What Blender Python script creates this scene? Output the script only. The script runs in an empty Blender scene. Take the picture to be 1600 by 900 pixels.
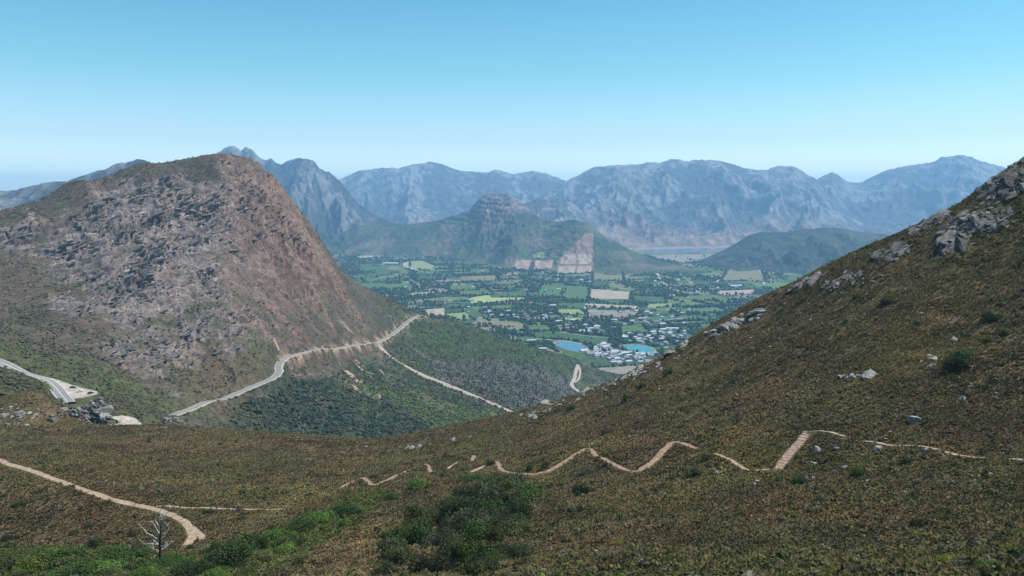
import bpy, bmesh, math, random
import numpy as np

random.seed(7)
RNG = np.random.default_rng(11)
scene = bpy.context.scene
COL = scene.collection
CAMZ = 470.0
F = 1232.0
PITCH = math.radians(6.5)
CP, SP = math.cos(PITCH), math.sin(PITCH)

# ------------------------------------------------------------------ numbers
def ray(px, py):
    px = np.asarray(px, float); py = np.asarray(py, float)
    rx = (px - 800) / F; up = (450 - py) / F
    Y = CP + up * SP
    Z = up * CP - SP
    return rx / Y, Z / Y                      # slope in x and z per metre of depth

def P(px, py, d):
    a, b = ray(px, py)
    return np.array([a * d, d, CAMZ + b * d])

def _hash(ix, iy, seed):
    h = (ix.astype(np.int64) * 374761393 + iy.astype(np.int64) * 668265263 + seed * 1442695041) & 0xFFFFFFFF
    h = ((h ^ (h >> 13)) * 1274126177) & 0xFFFFFFFF
    h = ((h ^ (h >> 16)) * 2246822519) & 0xFFFFFFFF
    return (h ^ (h >> 15)) & 0xFFFFFFFF

def perlin(x, y, seed=0):
    x0 = np.floor(x); y0 = np.floor(y)
    fx = x - x0; fy = y - y0
    u = fx * fx * fx * (fx * (fx * 6 - 15) + 10); v = fy * fy * fy * (fy * (fy * 6 - 15) + 10)
    ix = x0.astype(np.int64); iy = y0.astype(np.int64)
    def g(dx, dy):
        a = _hash(ix + dx, iy + dy, seed) * (2 * math.pi / 4294967296.0)
        return np.cos(a) * (fx - dx) + np.sin(a) * (fy - dy)
    n0 = g(0, 0) * (1 - u) + g(1, 0) * u
    n1 = g(0, 1) * (1 - u) + g(1, 1) * u
    return (n0 * (1 - v) + n1 * v) * 1.5

def fbm(x, y, octv=5, seed=0, gain=0.5, lac=2.03):
    s = np.zeros(np.broadcast(x, y).shape); a = 1.0; t = 0
    for i in range(octv):
        s += a * perlin(x, y, seed + i * 17); t += a
        a *= gain; x = x * lac + 13.7; y = y * lac - 7.3
    return s / t

def ridged(x, y, octv=5, seed=0, gain=0.5, lac=2.07):
    s = np.zeros(np.broadcast(x, y).shape); a = 1.0; t = 0; w = 1.0
    for i in range(octv):
        n = 1 - np.abs(perlin(x, y, seed + i * 31)) * 1.6
        n = np.clip(n, 0, 1) ** 2 * w
        s += a * n; t += a; w = np.clip(n * 1.6, 0, 1)
        a *= gain; x = x * lac + 5.1; y = y * lac + 9.7
    return s / t

def worley(x, y, seed=0):
    x0 = np.floor(x); y0 = np.floor(y)
    f1 = np.full(x.shape, 9.0); f2 = np.full(x.shape, 9.0); cid = np.zeros(x.shape)
    for dx in (-1, 0, 1):
        for dy in (-1, 0, 1):
            h = _hash(x0.astype(np.int64) + dx, y0.astype(np.int64) + dy, seed)
            jx = (h & 0xFFFF) / 65536.0; jy = ((h >> 16) & 0xFFFF) / 65536.0
            d = np.hypot(x0 + dx + jx - x, y0 + dy + jy - y)
            n = d < f1
            f2 = np.where(n, f1, np.minimum(f2, d))
            cid = np.where(n, jx * 0.5 + jy * 0.5, cid)
            f1 = np.where(n, d, f1)
    return f1, f2, cid

def sstep(a, b, x):
    t = np.clip((x - a) / (b - a), 0, 1)
    return t * t * (3 - 2 * t)

def mix(a, b, t):
    t = np.asarray(t)[..., None]
    return np.asarray(a) * (1 - t) + np.asarray(b) * t

def zone(x, y, z, poly, wob=7.0, seed=0):
    """inside a surveyed outline (photo pixels of the survey station), with a ragged edge"""
    dz = (z - CAMZ) / y
    px = 800 + F * (x / y) / (CP - dz * SP) + wob * fbm(x / 40, y / 40, 3, 191 + seed)
    py = 450 - F * (dz * CP + SP) / (CP - dz * SP) + wob * 0.7 * fbm(x / 40, y / 40, 3, 193 + seed)
    c = np.zeros(x.shape, bool); j = len(poly) - 1
    for i in range(len(poly)):
        (xi, yi), (xj, yj) = poly[i], poly[j]
        c ^= ((yi > py) != (yj > py)) & (px < (xj - xi) * (py - yi) / (yj - yi + 1e-9) + xi); j = i
    return c

class RBF:                                    # thin-plate surface through surveyed points
    def __init__(self, pts, smooth=1e-4):
        pts = np.array(pts, float)            # x, y, z in world metres
        self.c = self.uv(pts[:, 0], pts[:, 1])
        n = len(pts)
        K = self.k(self.c[:, None], self.c[None])
        K[np.arange(n), np.arange(n)] += smooth
        A = np.zeros((n + 3, n + 3)); A[:n, :n] = K
        Q = np.column_stack([np.ones(n), self.c]); A[:n, n:] = Q; A[n:, :n] = Q.T
        b = np.zeros(n + 3); b[:n] = pts[:, 2]
        self.w = np.linalg.solve(A, b)
    @staticmethod
    def uv(x, y):
        return np.stack([np.asarray(x) / np.asarray(y) * 1.6, np.log(np.asarray(y))], -1)
    @staticmethod
    def k(a, b):
        r2 = ((a - b) ** 2).sum(-1)
        return 0.5 * r2 * np.log(r2 + 1e-12)
    def __call__(self, x, y):
        sh = np.broadcast(x, y).shape
        q = self.uv(np.broadcast_to(x, sh).ravel(), np.broadcast_to(np.maximum(y, 1.0), sh).ravel())
        out = np.empty(len(q)); n = len(self.c)
        for i in range(0, len(q), 20000):
            s = q[i:i + 20000]
            out[i:i + 20000] = self.k(s[:, None], self.c[None]) @ self.w[:n] + self.w[n] + s @ self.w[n + 1:]
        return out.reshape(sh)

# ------------------------------------------------------------------ scene helpers
def tag(o, label=None, cat=None, group=None, kind=None):
    if label: o['label'] = label
    if cat: o['category'] = cat
    if group: o['group'] = group
    if kind: o['kind'] = kind
    return o

def raw_mesh(name, V, Fc, cols=None, mats=(), midx=None, smooth=False):
    V = np.asarray(V, np.float32).reshape(-1, 3); Fc = np.asarray(Fc, np.int32)
    k = Fc.shape[1]
    me = bpy.data.meshes.new(name)
    me.vertices.add(len(V)); me.vertices.foreach_set('co', V.ravel())
    me.loops.add(Fc.size); me.loops.foreach_set('vertex_index', Fc.ravel())
    me.polygons.add(len(Fc))
    me.polygons.foreach_set('loop_start', np.arange(0, Fc.size, k, dtype=np.int32))
    me.polygons.foreach_set('loop_total', np.full(len(Fc), k, np.int32))
    me.polygons.foreach_set('use_smooth', np.full(len(Fc), smooth, bool))
    for m in mats: me.materials.append(m)
    if midx is not None: me.polygons.foreach_set('material_index', np.asarray(midx, np.int32))
    me.update(calc_edges=True)
    if cols is not None:
        ca = me.color_attributes.new('Col', 'FLOAT_COLOR', 'POINT')
        c4 = np.ones((len(V), 4), np.float32); c4[:, :3] = np.clip(cols, 0, 1)
        ca.data.foreach_set('color', c4.ravel())
    return me

def link(name, me, parent=None):
    o = bpy.data.objects.new(name, me); COL.objects.link(o)
    if parent: o.parent = parent
    return o

def grid_obj(name, X, Y, Z, cols, mat, smooth=True):
    n, m = X.shape
    idx = np.arange(n * m).reshape(n, m)
    Fc = np.stack([idx[:-1, :-1], idx[:-1, 1:], idx[1:, 1:], idx[1:, :-1]], -1).reshape(-1, 4)
    V = np.stack([X, Y, Z], -1).reshape(-1, 3)
    return link(name, raw_mesh(name, V, Fc, cols.reshape(-1, 3), [mat], smooth=smooth))

# ------------------------------------------------------------------ materials
def new_mat(name):
    m = bpy.data.materials.new(name); m.use_nodes = True
    nt = m.node_tree
    b = nt.nodes['Principled BSDF']
    b.inputs['Roughness'].default_value = 0.95
    b.inputs['Specular IOR Level'].default_value = 0.08
    return m, nt, b

def mat_attr(name, scales=((0.5, 0.5),), bump=0.0, bscale=1.0, bdist=0.5, rough=0.95):
    """albedo attribute of the mesh times a little procedural mottling"""
    m, nt, b = new_mat(name)
    b.inputs['Roughness'].default_value = rough
    at = nt.nodes.new('ShaderNodeAttribute'); at.attribute_name = 'Col'
    geo = nt.nodes.new('ShaderNodeNewGeometry')
    cur = at.outputs['Color']
    for sc, amt in scales:
        no = nt.nodes.new('ShaderNodeTexNoise'); no.inputs['Scale'].default_value = sc
        no.inputs['Detail'].default_value = 6; no.inputs['Roughness'].default_value = 0.65
        nt.links.new(geo.outputs['Position'], no.inputs['Vector'])
        mr = nt.nodes.new('ShaderNodeMapRange')
        mr.inputs['From Min'].default_value = 0.3; mr.inputs['From Max'].default_value = 0.7
        mr.inputs['To Min'].default_value = 1 - amt; mr.inputs['To Max'].default_value = 1 + amt
        nt.links.new(no.outputs['Fac'], mr.inputs['Value'])
        mx = nt.nodes.new('ShaderNodeVectorMath'); mx.operation = 'SCALE'
        nt.links.new(cur, mx.inputs[0]); nt.links.new(mr.outputs['Result'], mx.inputs['Scale'])
        cur = mx.outputs['Vector']
    nt.links.new(cur, b.inputs['Base Color'])
    if bump > 0:
        no = nt.nodes.new('ShaderNodeTexNoise'); no.inputs['Scale'].default_value = bscale
        no.inputs['Detail'].default_value = 8; no.inputs['Roughness'].default_value = 0.7
        nt.links.new(geo.outputs['Position'], no.inputs['Vector'])
        bp = nt.nodes.new('ShaderNodeBump'); bp.inputs['Strength'].default_value = bump; bp.inputs['Distance'].default_value = bdist
        nt.links.new(no.outputs['Fac'], bp.inputs['Height']); nt.links.new(bp.outputs['Normal'], b.inputs['Normal'])
    return m

def mat_noise(name, c1, c2, scale, rough=0.9, detail=6, bump=0.0, coords='Position', spec=0.08):
    m, nt, b = new_mat(name)
    b.inputs['Roughness'].default_value = rough; b.inputs['Specular IOR Level'].default_value = spec
    no = nt.nodes.new('ShaderNodeTexNoise'); no.inputs['Scale'].default_value = scale; no.inputs['Detail'].default_value = detail
    no.inputs['Roughness'].default_value = 0.65
    if coords == 'Position':
        geo = nt.nodes.new('ShaderNodeNewGeometry'); nt.links.new(geo.outputs['Position'], no.inputs['Vector'])
    else:
        tc = nt.nodes.new('ShaderNodeTexCoord'); nt.links.new(tc.outputs['Object'], no.inputs['Vector'])
    r = nt.nodes.new('ShaderNodeValToRGB')
    r.color_ramp.elements[0].position = 0.35; r.color_ramp.elements[0].color = (*c1, 1)
    r.color_ramp.elements[1].position = 0.68; r.color_ramp.elements[1].color = (*c2, 1)
    nt.links.new(no.outputs['Fac'], r.inputs['Fac']); nt.links.new(r.outputs['Color'], b.inputs['Base Color'])
    if bump:
        bp = nt.nodes.new('ShaderNodeBump'); bp.inputs['Strength'].default_value = bump; bp.inputs['Distance'].default_value = 0.3
        nt.links.new(no.outputs['Fac'], bp.inputs['Height']); nt.links.new(bp.outputs['Normal'], b.inputs['Normal'])
    return m

def mat_leaf(name, rough=0.7):
    """leaf colour attribute varied a little from plant to plant"""
    m, nt, b = new_mat(name)
    b.inputs['Roughness'].default_value = rough; b.inputs['Specular IOR Level'].default_value = 0.15
    at = nt.nodes.new('ShaderNodeAttribute'); at.attribute_name = 'Col'
    oi = nt.nodes.new('ShaderNodeObjectInfo')
    mr = nt.nodes.new('ShaderNodeMapRange'); mr.inputs['To Min'].default_value = 0.72; mr.inputs['To Max'].default_value = 1.3
    nt.links.new(oi.outputs['Random'], mr.inputs['Value'])
    mx = nt.nodes.new('ShaderNodeVectorMath'); mx.operation = 'SCALE'
    nt.links.new(at.outputs['Color'], mx.inputs[0]); nt.links.new(mr.outputs['Result'], mx.inputs['Scale'])
    nt.links.new(mx.outputs['Vector'], b.inputs['Base Color'])
    tr = nt.nodes.new('ShaderNodeBsdfTranslucent'); nt.links.new(mx.outputs['Vector'], tr.inputs['Color'])
    ms = nt.nodes.new('ShaderNodeMixShader'); ms.inputs['Fac'].default_value = 0.25
    out = nt.nodes['Material Output']
    nt.links.new(b.outputs[0], ms.inputs[1]); nt.links.new(tr.outputs[0], ms.inputs[2]); nt.links.new(ms.outputs[0], out.inputs['Surface'])
    return m

M_hill = mat_attr('heath_soil', ((0.9, 0.35), (6.0, 0.3)), 0.5, 3.0, 0.3)
M_mount = mat_attr('mountain_rock_and_scrub', ((0.10, 0.4), (0.35, 0.5)), 0.7, 0.33, 2.5)
M_far = mat_attr('far_rock', ((0.005, 0.3), (0.022, 0.4)), 0.7, 0.014, 60.0)
M_midhill = mat_attr('wooded_slope', ((0.02, 0.3), (0.09, 0.35)), 0.6, 0.05, 12.0)
M_scrub = mat_leaf('scrub_leaves')
M_leaf = mat_leaf('bush_leaves')
M_woods = mat_attr('distant_foliage', ((0.05, 0.25),))
M_asphalt = mat_noise('worn_asphalt', (0.16, 0.16, 0.16), (0.24, 0.235, 0.225), 0.6)
M_gravel = mat_noise('pale_gravel', (0.22, 0.19, 0.16), (0.46, 0.41, 0.35), 0.25)
M_dirt = mat_noise('tan_dirt', (0.17, 0.12, 0.085), (0.42, 0.32, 0.235), 1.3, bump=0.4)
M_pathdirt = mat_noise('orange_path_earth', (0.13, 0.082, 0.056), (0.36, 0.255, 0.185), 1.8, bump=0.5)
M_paint = mat_noise('road_paint', (0.55, 0.55, 0.53), (0.75, 0.75, 0.72), 1.0)
M_rock = mat_attr('grey_sandstone', ((0.8, 0.5), (3.0, 0.45)), 1.0, 1.6, 0.5)
M_boulder = mat_noise('pale_boulder', (0.11, 0.105, 0.10), (0.36, 0.34, 0.315), 1.6, bump=0.6)
M_bark = mat_noise('charred_bark', (0.018, 0.016, 0.016), (0.05, 0.046, 0.044), 2.0)
M_palebark = mat_noise('bleached_wood', (0.32, 0.31, 0.30), (0.52, 0.50, 0.49), 3.0)
M_trunk = mat_noise('brown_bark', (0.05, 0.04, 0.03), (0.11, 0.085, 0.06), 3.0)

# ------------------------------------------------------------------ survey points
def drop_behind(pts, f, dz):
    out = []
    for px, py, d in pts:
        p = P(px, py, d); rel = p[2] - CAMZ
        z = CAMZ + min(rel * f, rel) - dz
        out.append((p[0] * f, p[1] * f, z))
    return out

def T(px, d, rel):
    a, _ = ray(px, 450)
    return (a * d, d, CAMZ + rel)

crest_r = [(2100, 60, 240), (1850, 140, 245), (1700, 200, 255), (1600, 252, 262), (1560, 277, 265), (1500, 320, 272), (1440, 352, 280),
           (1360, 390, 290), (1280, 424, 303), (1200, 464, 318), (1120, 515, 333), (1040, 569, 350), (960, 602, 365), (900, 624, 378),
           (820, 652, 395), (740, 677, 410), (680, 692, 420), (610, 708, 425)]
crest_l = [(560, 705, 425), (480, 694, 420), (400, 682, 412), (330, 673, 405), (250, 668, 400)]
crest_ll = [(60, 615, 438), (0, 622, 432), (110, 642, 430), (-150, 610, 430), (-400, 610, 425)]
fg = [P(*q) for q in crest_r + crest_l + crest_ll]
fg += drop_behind(crest_r, 1.18, 35) + drop_behind(crest_l, 1.13, 22) + drop_behind(crest_ll, 1.12, 40)
fg += [P(*q) for q in [
    (170, 668, 395), (150, 671, 390), (60, 678, 375), (0, 686, 360), (-150, 690, 350), (-400, 690, 340), (0, 650, 405), (80, 655, 405),
    (1600, 900, 45), (1300, 900, 52), (1000, 900, 60), (800, 900, 72), (600, 900, 90), (400, 900, 115), (200, 900, 135), (0, 900, 150), (-300, 900, 150), (1900, 900, 42),
    (1600, 850, 62), (1300, 850, 75), (1000, 850, 92), (800, 850, 108), (600, 850, 128), (400, 855, 148), (250, 877, 150), (0, 850, 175),
    (1600, 800, 82), (1300, 800, 100), (1000, 800, 125), (800, 800, 140), (600, 800, 172), (0, 800, 190), (-300, 800, 190),
    (1600, 718, 110), (1240, 705, 147), (1000, 730, 170), (860, 740, 195), (700, 740, 225), (0, 722, 230), (240, 792, 190), (310, 840, 165),
    (1600, 600, 150), (1600, 450, 195), (1600, 350, 230), (1900, 450, 170), (1900, 650, 110),
    (1400, 650, 150), (1400, 550, 185), (1400, 450, 235), (1200, 640, 185), (1200, 560, 230), (1200, 500, 280),
    (1000, 680, 205), (1000, 630, 260), (850, 700, 240), (850, 670, 310), (700, 715, 290),
    (600, 740, 240), (450, 740, 260), (300, 740, 270), (300, 700, 340), (150, 700, 320), (600, 722, 310), (0, 700, 310), (-300, 710, 290)]]
for t in (-1.0, 0.0, 1.0):
    fg += [(t * 3, 3, CAMZ - 1.8), (t * 6, 6, CAMZ - 3.4), (t * 15, 15, CAMZ - 9.0 + t), (t * 30, 30, CAMZ - 17.0 + t)]
for t in (-1.0, -0.65, -0.35):
    fg += [(t * 60, 60, CAMZ - 36), (t * 100, 100, CAMZ - 55 - 6 * t * (t > -0.5))]
fg += [(-0.65 * 130, 130, CAMZ - 66.5), (-1.0 * 130, 130, CAMZ - 68), (-0.2 * 60, 60, CAMZ - 33), (-1.0 * 230, 230, CAMZ - 80), (-1.0 * 30, 30, CAMZ - 18)]
RB_FG = RBF(fg)

m_sky = [(-300, 425, 1150), (-150, 385, 1200), (0, 332, 1250), (60, 308, 1280), (120, 283, 1310), (220, 254, 1350), (300, 244, 1370), (350, 239, 1380),
         (385, 245, 1400), (406, 259, 1412), (437, 288, 1440), (463, 322, 1460), (486, 346, 1480), (500, 371, 1500), (517, 401, 1525), (540, 426, 1555),
         (575, 449, 1600), (620, 474, 1655), (660, 492, 1710), (700, 499, 1760), (760, 517, 1800), (850, 547, 1850), (900, 562, 1900), (945, 582, 1950)]
mt = [P(*q) for q in m_sky] + drop_behind(m_sky, 1.10, 60)
mt += [P(*q) for q in [
    (0, 566, 545), (50, 582, 548), (100, 620, 530), (190, 658, 515), (-300, 560, 545), (-300, 520, 800), (0, 600, 470), (60, 603, 490), (-300, 600, 460), (0, 612, 445), (100, 632, 470),
    (280, 645, 700), (350, 625, 800), (435, 590, 930), (440, 565, 1000), (520, 546, 1150), (590, 536, 1300), (625, 515, 1500),
    (0, 420, 1020), (0, 500, 830), (0, 545, 640), (100, 600, 590), (100, 560, 690), (100, 500, 850), (100, 420, 1030), (100, 340, 1180),
    (200, 620, 640), (200, 560, 780), (200, 500, 900), (200, 450, 980), (200, 380, 1100), (200, 310, 1230),
    (300, 610, 760), (300, 560, 860), (300, 500, 960), (300, 420, 1080), (300, 330, 1230),
    (400, 580, 900), (400, 530, 960), (400, 450, 1090), (400, 348, 1250), (500, 530, 1130), (500, 480, 1210), (470, 420, 1270),
    (580, 520, 1320), (560, 470, 1420), (640, 575, 1300), (720, 610, 1250), (815, 650, 1180),
    (600, 600, 1150), (500, 600, 1000), (450, 640, 850), (550, 680, 850), (650, 690, 900), (740, 670, 1000), (400, 660, 750), (330, 660, 700),
    (900, 600, 1750), (800, 600, 1450), (750, 560, 1600), (700, 520, 1650), (880, 640, 1350), (960, 600, 1800)]]
mt += [T(300, 520, -170), T(450, 600, -235), T(600, 650, -275), T(800, 750, -315), T(1000, 800, -345), T(1000, 1300, -405), T(1100, 2000, -480),
       T(1300, 1500, -440), T(1000, 2100, -478), T(200, 580, -160)]
RB_MT = RBF(mt)

def fg_base(x, y):
    z = RB_FG(x, y)
    return np.where(y < 22, np.minimum(z, CAMZ - 1.0 - 0.56 * y), z)

def fg_noise(x, y):
    near = sstep(8, 60, y)
    return near * (1.6 * fbm(x / 55, y / 55, 3, 3) + 0.8 * fbm(x / 14, y / 14, 3, 5) + 0.32 * fbm(x / 3.5, y / 3.5, 3, 9))

def strat(z, step, sharp=0.75):
    q = z / step; i = np.floor(q); f = q - i
    return step * (i + sstep(sharp, 1.0, f)) - z

def beds(x, y, z):
    """tilted sandstone beds rising to the right"""
    q = z - 0.40 * x + 0.10 * y + 16 * fbm(x / 120, y / 120, 3, 231)
    return fbm(x / 150, q / 15, 4, 233) * sstep(0.0, 0.2, 0.25 + fbm(x / 200, y / 200, 2, 235))

# bare rock as surveyed on the mountain: photo pixel and share of bare rock
GEO = [(230, 262, .1), (280, 258, .1), (320, 255, .12), (342, 250, .3), (20, 345, .1), (80, 330, .15), (130, 300, .2), (30, 410, .08), (60, 385, .5), (10, 370, .85), (45, 354, .65), (170, 330, .8), (220, 310, .8), (280, 300, .8),
       (330, 330, 1), (380, 310, .9), (400, 380, .9), (440, 380, .85), (300, 400, .8), (240, 400, .8), (180, 390, .65), (120, 400, .7), (90, 392, .7), (60, 450, .2), (30, 480, .08), (100, 470, .45), (150, 450, .5), (210, 450, 1), (270, 430, .45),
       (330, 440, .5), (390, 440, .5), (440, 430, .6), (490, 450, .6), (540, 470, .5), (590, 490, .3), (630, 490, .12), (20, 540, .03), (100, 540, .05), (160, 520, .15), (200, 500, .6), (250, 520, .35), (210, 555, .35), (290, 555, .55), (330, 500, .35),
       (380, 520, .6), (430, 500, .5), (480, 510, .4), (540, 520, .3), (600, 510, .1), (250, 588, .4), (300, 600, .2), (350, 590, .15), (400, 560, .2), (425, 560, .15), (150, 590, .02), (200, 610, .02), (60, 560, .02), (390, 280, .7), (360, 265, .6)]
_ga = None
def mt_rockmask(x, y, z):
    global _ga
    if _ga is None:
        p, ok = cast(lambda a, b: RB_MT(a, b), [g[0] for g in GEO], [g[1] for g in GEO], 445, 1700)
        _ga = (np.stack([p[:, 0] / p[:, 1] * 1.6, np.log(p[:, 1])], -1)[ok], np.array([g[2] for g in GEO])[ok])
    x = np.asarray(x, float); y = np.asarray(y, float); sh = x.shape
    q = np.stack([(x / y).ravel() * 1.6, np.log(y).ravel()], -1)
    pr = np.empty(len(q))
    for k in range(0, len(q), 20000):
        w = 1 / (((q[k:k + 20000, None] - _ga[0][None]) ** 2).sum(-1) + 2e-4) ** 1.5
        pr[k:k + 20000] = (w @ _ga[1]) / w.sum(1)
    pr = pr.reshape(sh)
    n = fbm(x / 90 + z / 70, y / 140, 5, 43) * 0.8 + fbm(x / 22 + z / 20, y / 40, 4, 47) * 0.8
    rib = ridged((x + y) * 0.707 / 85 + 0.35 * fbm(x / 90, y / 90, 3, 27), (x - y) * 0.707 / 420 + 0.2 * fbm(x / 120, y / 120, 2, 28), 4, 25) - 0.4
    m = sstep(0.30, 0.60, pr + 0.34 * n + 0.30 * rib + 0.34 * beds(x, y, z))
    return m * sstep(-0.12, -0.17, x / y) * sstep(560, 680, y)

# crags that stand out of the face: photo pixel, radius in metres, height
CRAG = [(205, 440, 26, 13), (198, 462, 20, 11), (218, 420, 20, 10), (232, 398, 26, 10), (250, 388, 18, 8), (92, 390, 22, 9), (125, 392, 22, 9), (152, 328, 26, 10), (175, 320, 18, 8), (185, 352, 20, 8), (200, 372, 20, 8), (270, 325, 24, 9),
        (305, 330, 20, 9), (325, 336, 16, 9), (290, 312, 22, 8), (332, 318, 20, 8), (350, 345, 22, 7), (320, 425, 16, 9), (322, 440, 14, 8), (10, 368, 26, 9), (40, 355, 18, 7), (390, 330, 24, 8), (420, 345, 22, 8), (455, 360, 24, 9), (480, 385, 20, 8),
        (440, 400, 22, 6), (400, 300, 22, 8), (245, 345, 20, 8), (370, 390, 18, 5), (150, 425, 18, 5), (410, 375, 20, 6), (300, 375, 20, 6), (260, 290, 22, 8), (225, 300, 22, 7)]
_cr = None
def crags(x, y):
    global _cr
    if _cr is None:
        p, ok = cast(lambda a, b: RB_MT(a, b), [g[0] for g in CRAG], [g[1] for g in CRAG], 445, 1700)
        _cr = [(p[k], CRAG[k]) for k in range(len(CRAG)) if ok[k]]
    m = np.zeros(x.shape)
    for p, (_, _, R, h) in _cr:
        k = np.nonzero((np.abs(x - p[0]) < 2.6 * R) & (np.abs(y - p[1]) < 2.6 * R))
        if len(k[0]):
            dx, dy = x[k] - p[0], y[k] - p[1]
            u = dx * 0.85 + dy * 0.5; v = -dx * 0.5 + dy * 0.85
            m[k] = np.maximum(m[k], h * np.exp(-((u / R) ** 2 + (v / (0.75 * R)) ** 2)))
    return m

def mt_noise(x, y, z, full=False):
    rm = mt_rockmask(x, y, z)
    base = 7 * fbm(x / 130, y / 130, 3, 21) + 2.0 * fbm(x / 35, y / 35, 3, 23)
    pp_, aa_ = (x + y) * 0.707, (x - y) * 0.707
    rib = ridged(pp_ / 85 + 0.35 * fbm(x / 90, y / 90, 3, 27), aa_ / 420 + 0.2 * fbm(x / 120, y / 120, 2, 28), 4, 25) - 0.4
    base = base + 15 * rib * sstep(-0.12, -0.22, x / y) * sstep(640, 800, y) * sstep(1420, 1300, y)
    gully = 4 * (ridged(x / 120 + 0.3 * fbm(x / 80, y / 80, 2, 2), y / 420, 4, 29) - 0.4)
    base = base + gully * sstep(-0.12, -0.25, x / y) * sstep(700, 950, y)
    fade = sstep(460, 620, y)
    bend = fbm(x / 110, y / 110, 4, 33); sh = 0.5 + 0.5 * np.clip(2.2 * fbm(x / 55, y / 90, 3, 37), -1, 1)
    zz = z + base - 0.42 * x + 0.12 * y + 30 * bend
    tr = 0.75 * sh * strat(zz, 15) + 0.5 * strat(zz * 1.0 + 11 * fbm(x / 22, y / 22, 3, 35), 6.3) * (1.2 - sh)
    ca, sa = math.cos(0.6), math.sin(0.6)
    xr, yr = x * ca - y * sa, x * sa + y * ca
    wa = fbm(x / 14, y / 14, 3, 51); wb = fbm(x / 14, y / 14, 3, 52)
    f1, f2, cid = worley(xr / 10 + 0.9 * wa, yr / 22 + 0.9 * wb, 53)
    crag = np.clip(fbm(x / 70, y / 110, 3, 55) * 2.2 + 0.5, 0.15, 1.3)
    blk = crag * (4.2 * (cid - 0.5) + 1.6 * sstep(0.0, 0.25, f2 - f1))
    g1, g2, gid = worley(xr / 3.6 + 0.8 * wa, yr / 6.5 + 0.8 * wb, 57)
    blk = blk + 1.3 * (gid - 0.5) + 4.5 * crag * (ridged(x / 30 + wa * .5, y / 46 + wb * .5, 4, 59) - 0.4)
    cg = crags(x, y)
    h1, h2, hid = worley(xr / 13 + 0.7 * wa, yr / 17 + 0.7 * wb, 63)
    rm = np.clip(rm + sstep(1.0, 4.0, cg), 0, 1)
    blk = blk + cg * (1.9 * (hid - 0.35) + 0.9 * (gid - 0.5) + 1.2 * (ridged(x / 22 + wa, y / 26 + wb, 4, 65) - 0.35))
    bd = beds(x, y, z)
    tr = tr + 9.0 * np.clip(bd, -0.3, 0.5)
    rough = rm * (tr + blk) + 0.8 * fbm(x / 5, y / 5, 3, 61)
    return base * fade * 0.8 + rough * fade, rm

CARVES_FG, CARVES_MT = [], []
def carve(z, x, y, paths):
    z = z.copy()
    for pts, hw, bl in paths:
        best = np.full(z.shape, 1e9); hz = np.zeros(z.shape)
        R = hw + bl
        for a, b in zip(pts[:-1], pts[1:]):
            x0, x1 = min(a[0], b[0]) - R, max(a[0], b[0]) + R
            y0, y1 = min(a[1], b[1]) - R, max(a[1], b[1]) + R
            k = np.nonzero((x > x0) & (x < x1) & (y > y0) & (y < y1))
            if not len(k[0]): continue
            dx, dy = b[0] - a[0], b[1] - a[1]; L = dx * dx + dy * dy + 1e-9
            s = np.clip(((x[k] - a[0]) * dx + (y[k] - a[1]) * dy) / L, 0, 1)
            d = np.hypot(x[k] - a[0] - s * dx, y[k] - a[1] - s * dy)
            zz = a[2] + s * (b[2] - a[2])
            bt = d < best[k]
            kk = tuple(i[bt] for i in k)
            best[kk] = d[bt]; hz[kk] = zz[bt]
        w = 1 - sstep(hw, R, best)
        z = np.where(best < 1e8, z * (1 - w) + hz * w, z)
    return z

def path_dist(x, y, paths):
    best = np.full(x.shape, 1e9)
    for pts, hw in paths:
        for a, b in zip(pts[:-1], pts[1:]):
            R = hw + 6
            k = np.nonzero((x > min(a[0], b[0]) - R) & (x < max(a[0], b[0]) + R) & (y > min(a[1], b[1]) - R) & (y < max(a[1], b[1]) + R))
            if not len(k[0]): continue
            dx, dy = b[0] - a[0], b[1] - a[1]; L = dx * dx + dy * dy + 1e-9
            s = np.clip(((x[k] - a[0]) * dx + (y[k] - a[1]) * dy) / L, 0, 1)
            best[k] = np.minimum(best[k], np.hypot(x[k] - a[0] - s * dx, y[k] - a[1] - s * dy) - hw)
    return best

def H_fg(x, y):
    x = np.atleast_1d(np.asarray(x, float)); y = np.atleast_1d(np.asarray(y, float))
    return carve(fg_base(x, y) + fg_noise(x, y), x, y, CARVES_FG)

def H_mt(x, y):
    x = np.atleast_1d(np.asarray(x, float)); y = np.atleast_1d(np.asarray(y, float))
    z = RB_MT(x, y); n, rm = mt_noise(x, y, z)
    return carve(z + n, x, y, CARVES_MT)

def cast(H, px, py, d0, d1, n=500):
    """where a line of sight through a surveyed pixel first meets a height field"""
    px = np.atleast_1d(np.asarray(px, float)); py = np.atleast_1d(np.asarray(py, float))
    a, b = ray(px, py)
    d = np.geomspace(d0, d1, n)[None]
    z = CAMZ + b[:, None] * d
    h = H((a[:, None] * d).ravel(), np.broadcast_to(d, z.shape).ravel()).reshape(z.shape)
    hit = z <= h
    i = np.argmax(hit, 1); ok = hit.any(1); i = np.clip(i, 1, n - 1)
    r = np.arange(len(px))
    e0 = z[r, i - 1] - h[r, i - 1]; e1 = h[r, i] - z[r, i]
    f = np.clip(e0 / (e0 + e1 + 1e-9), 0, 1)
    dd = d[0, i - 1] * (1 - f) + d[0, i] * f
    return np.stack([a * dd, dd, CAMZ + b * dd], -1), ok

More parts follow.
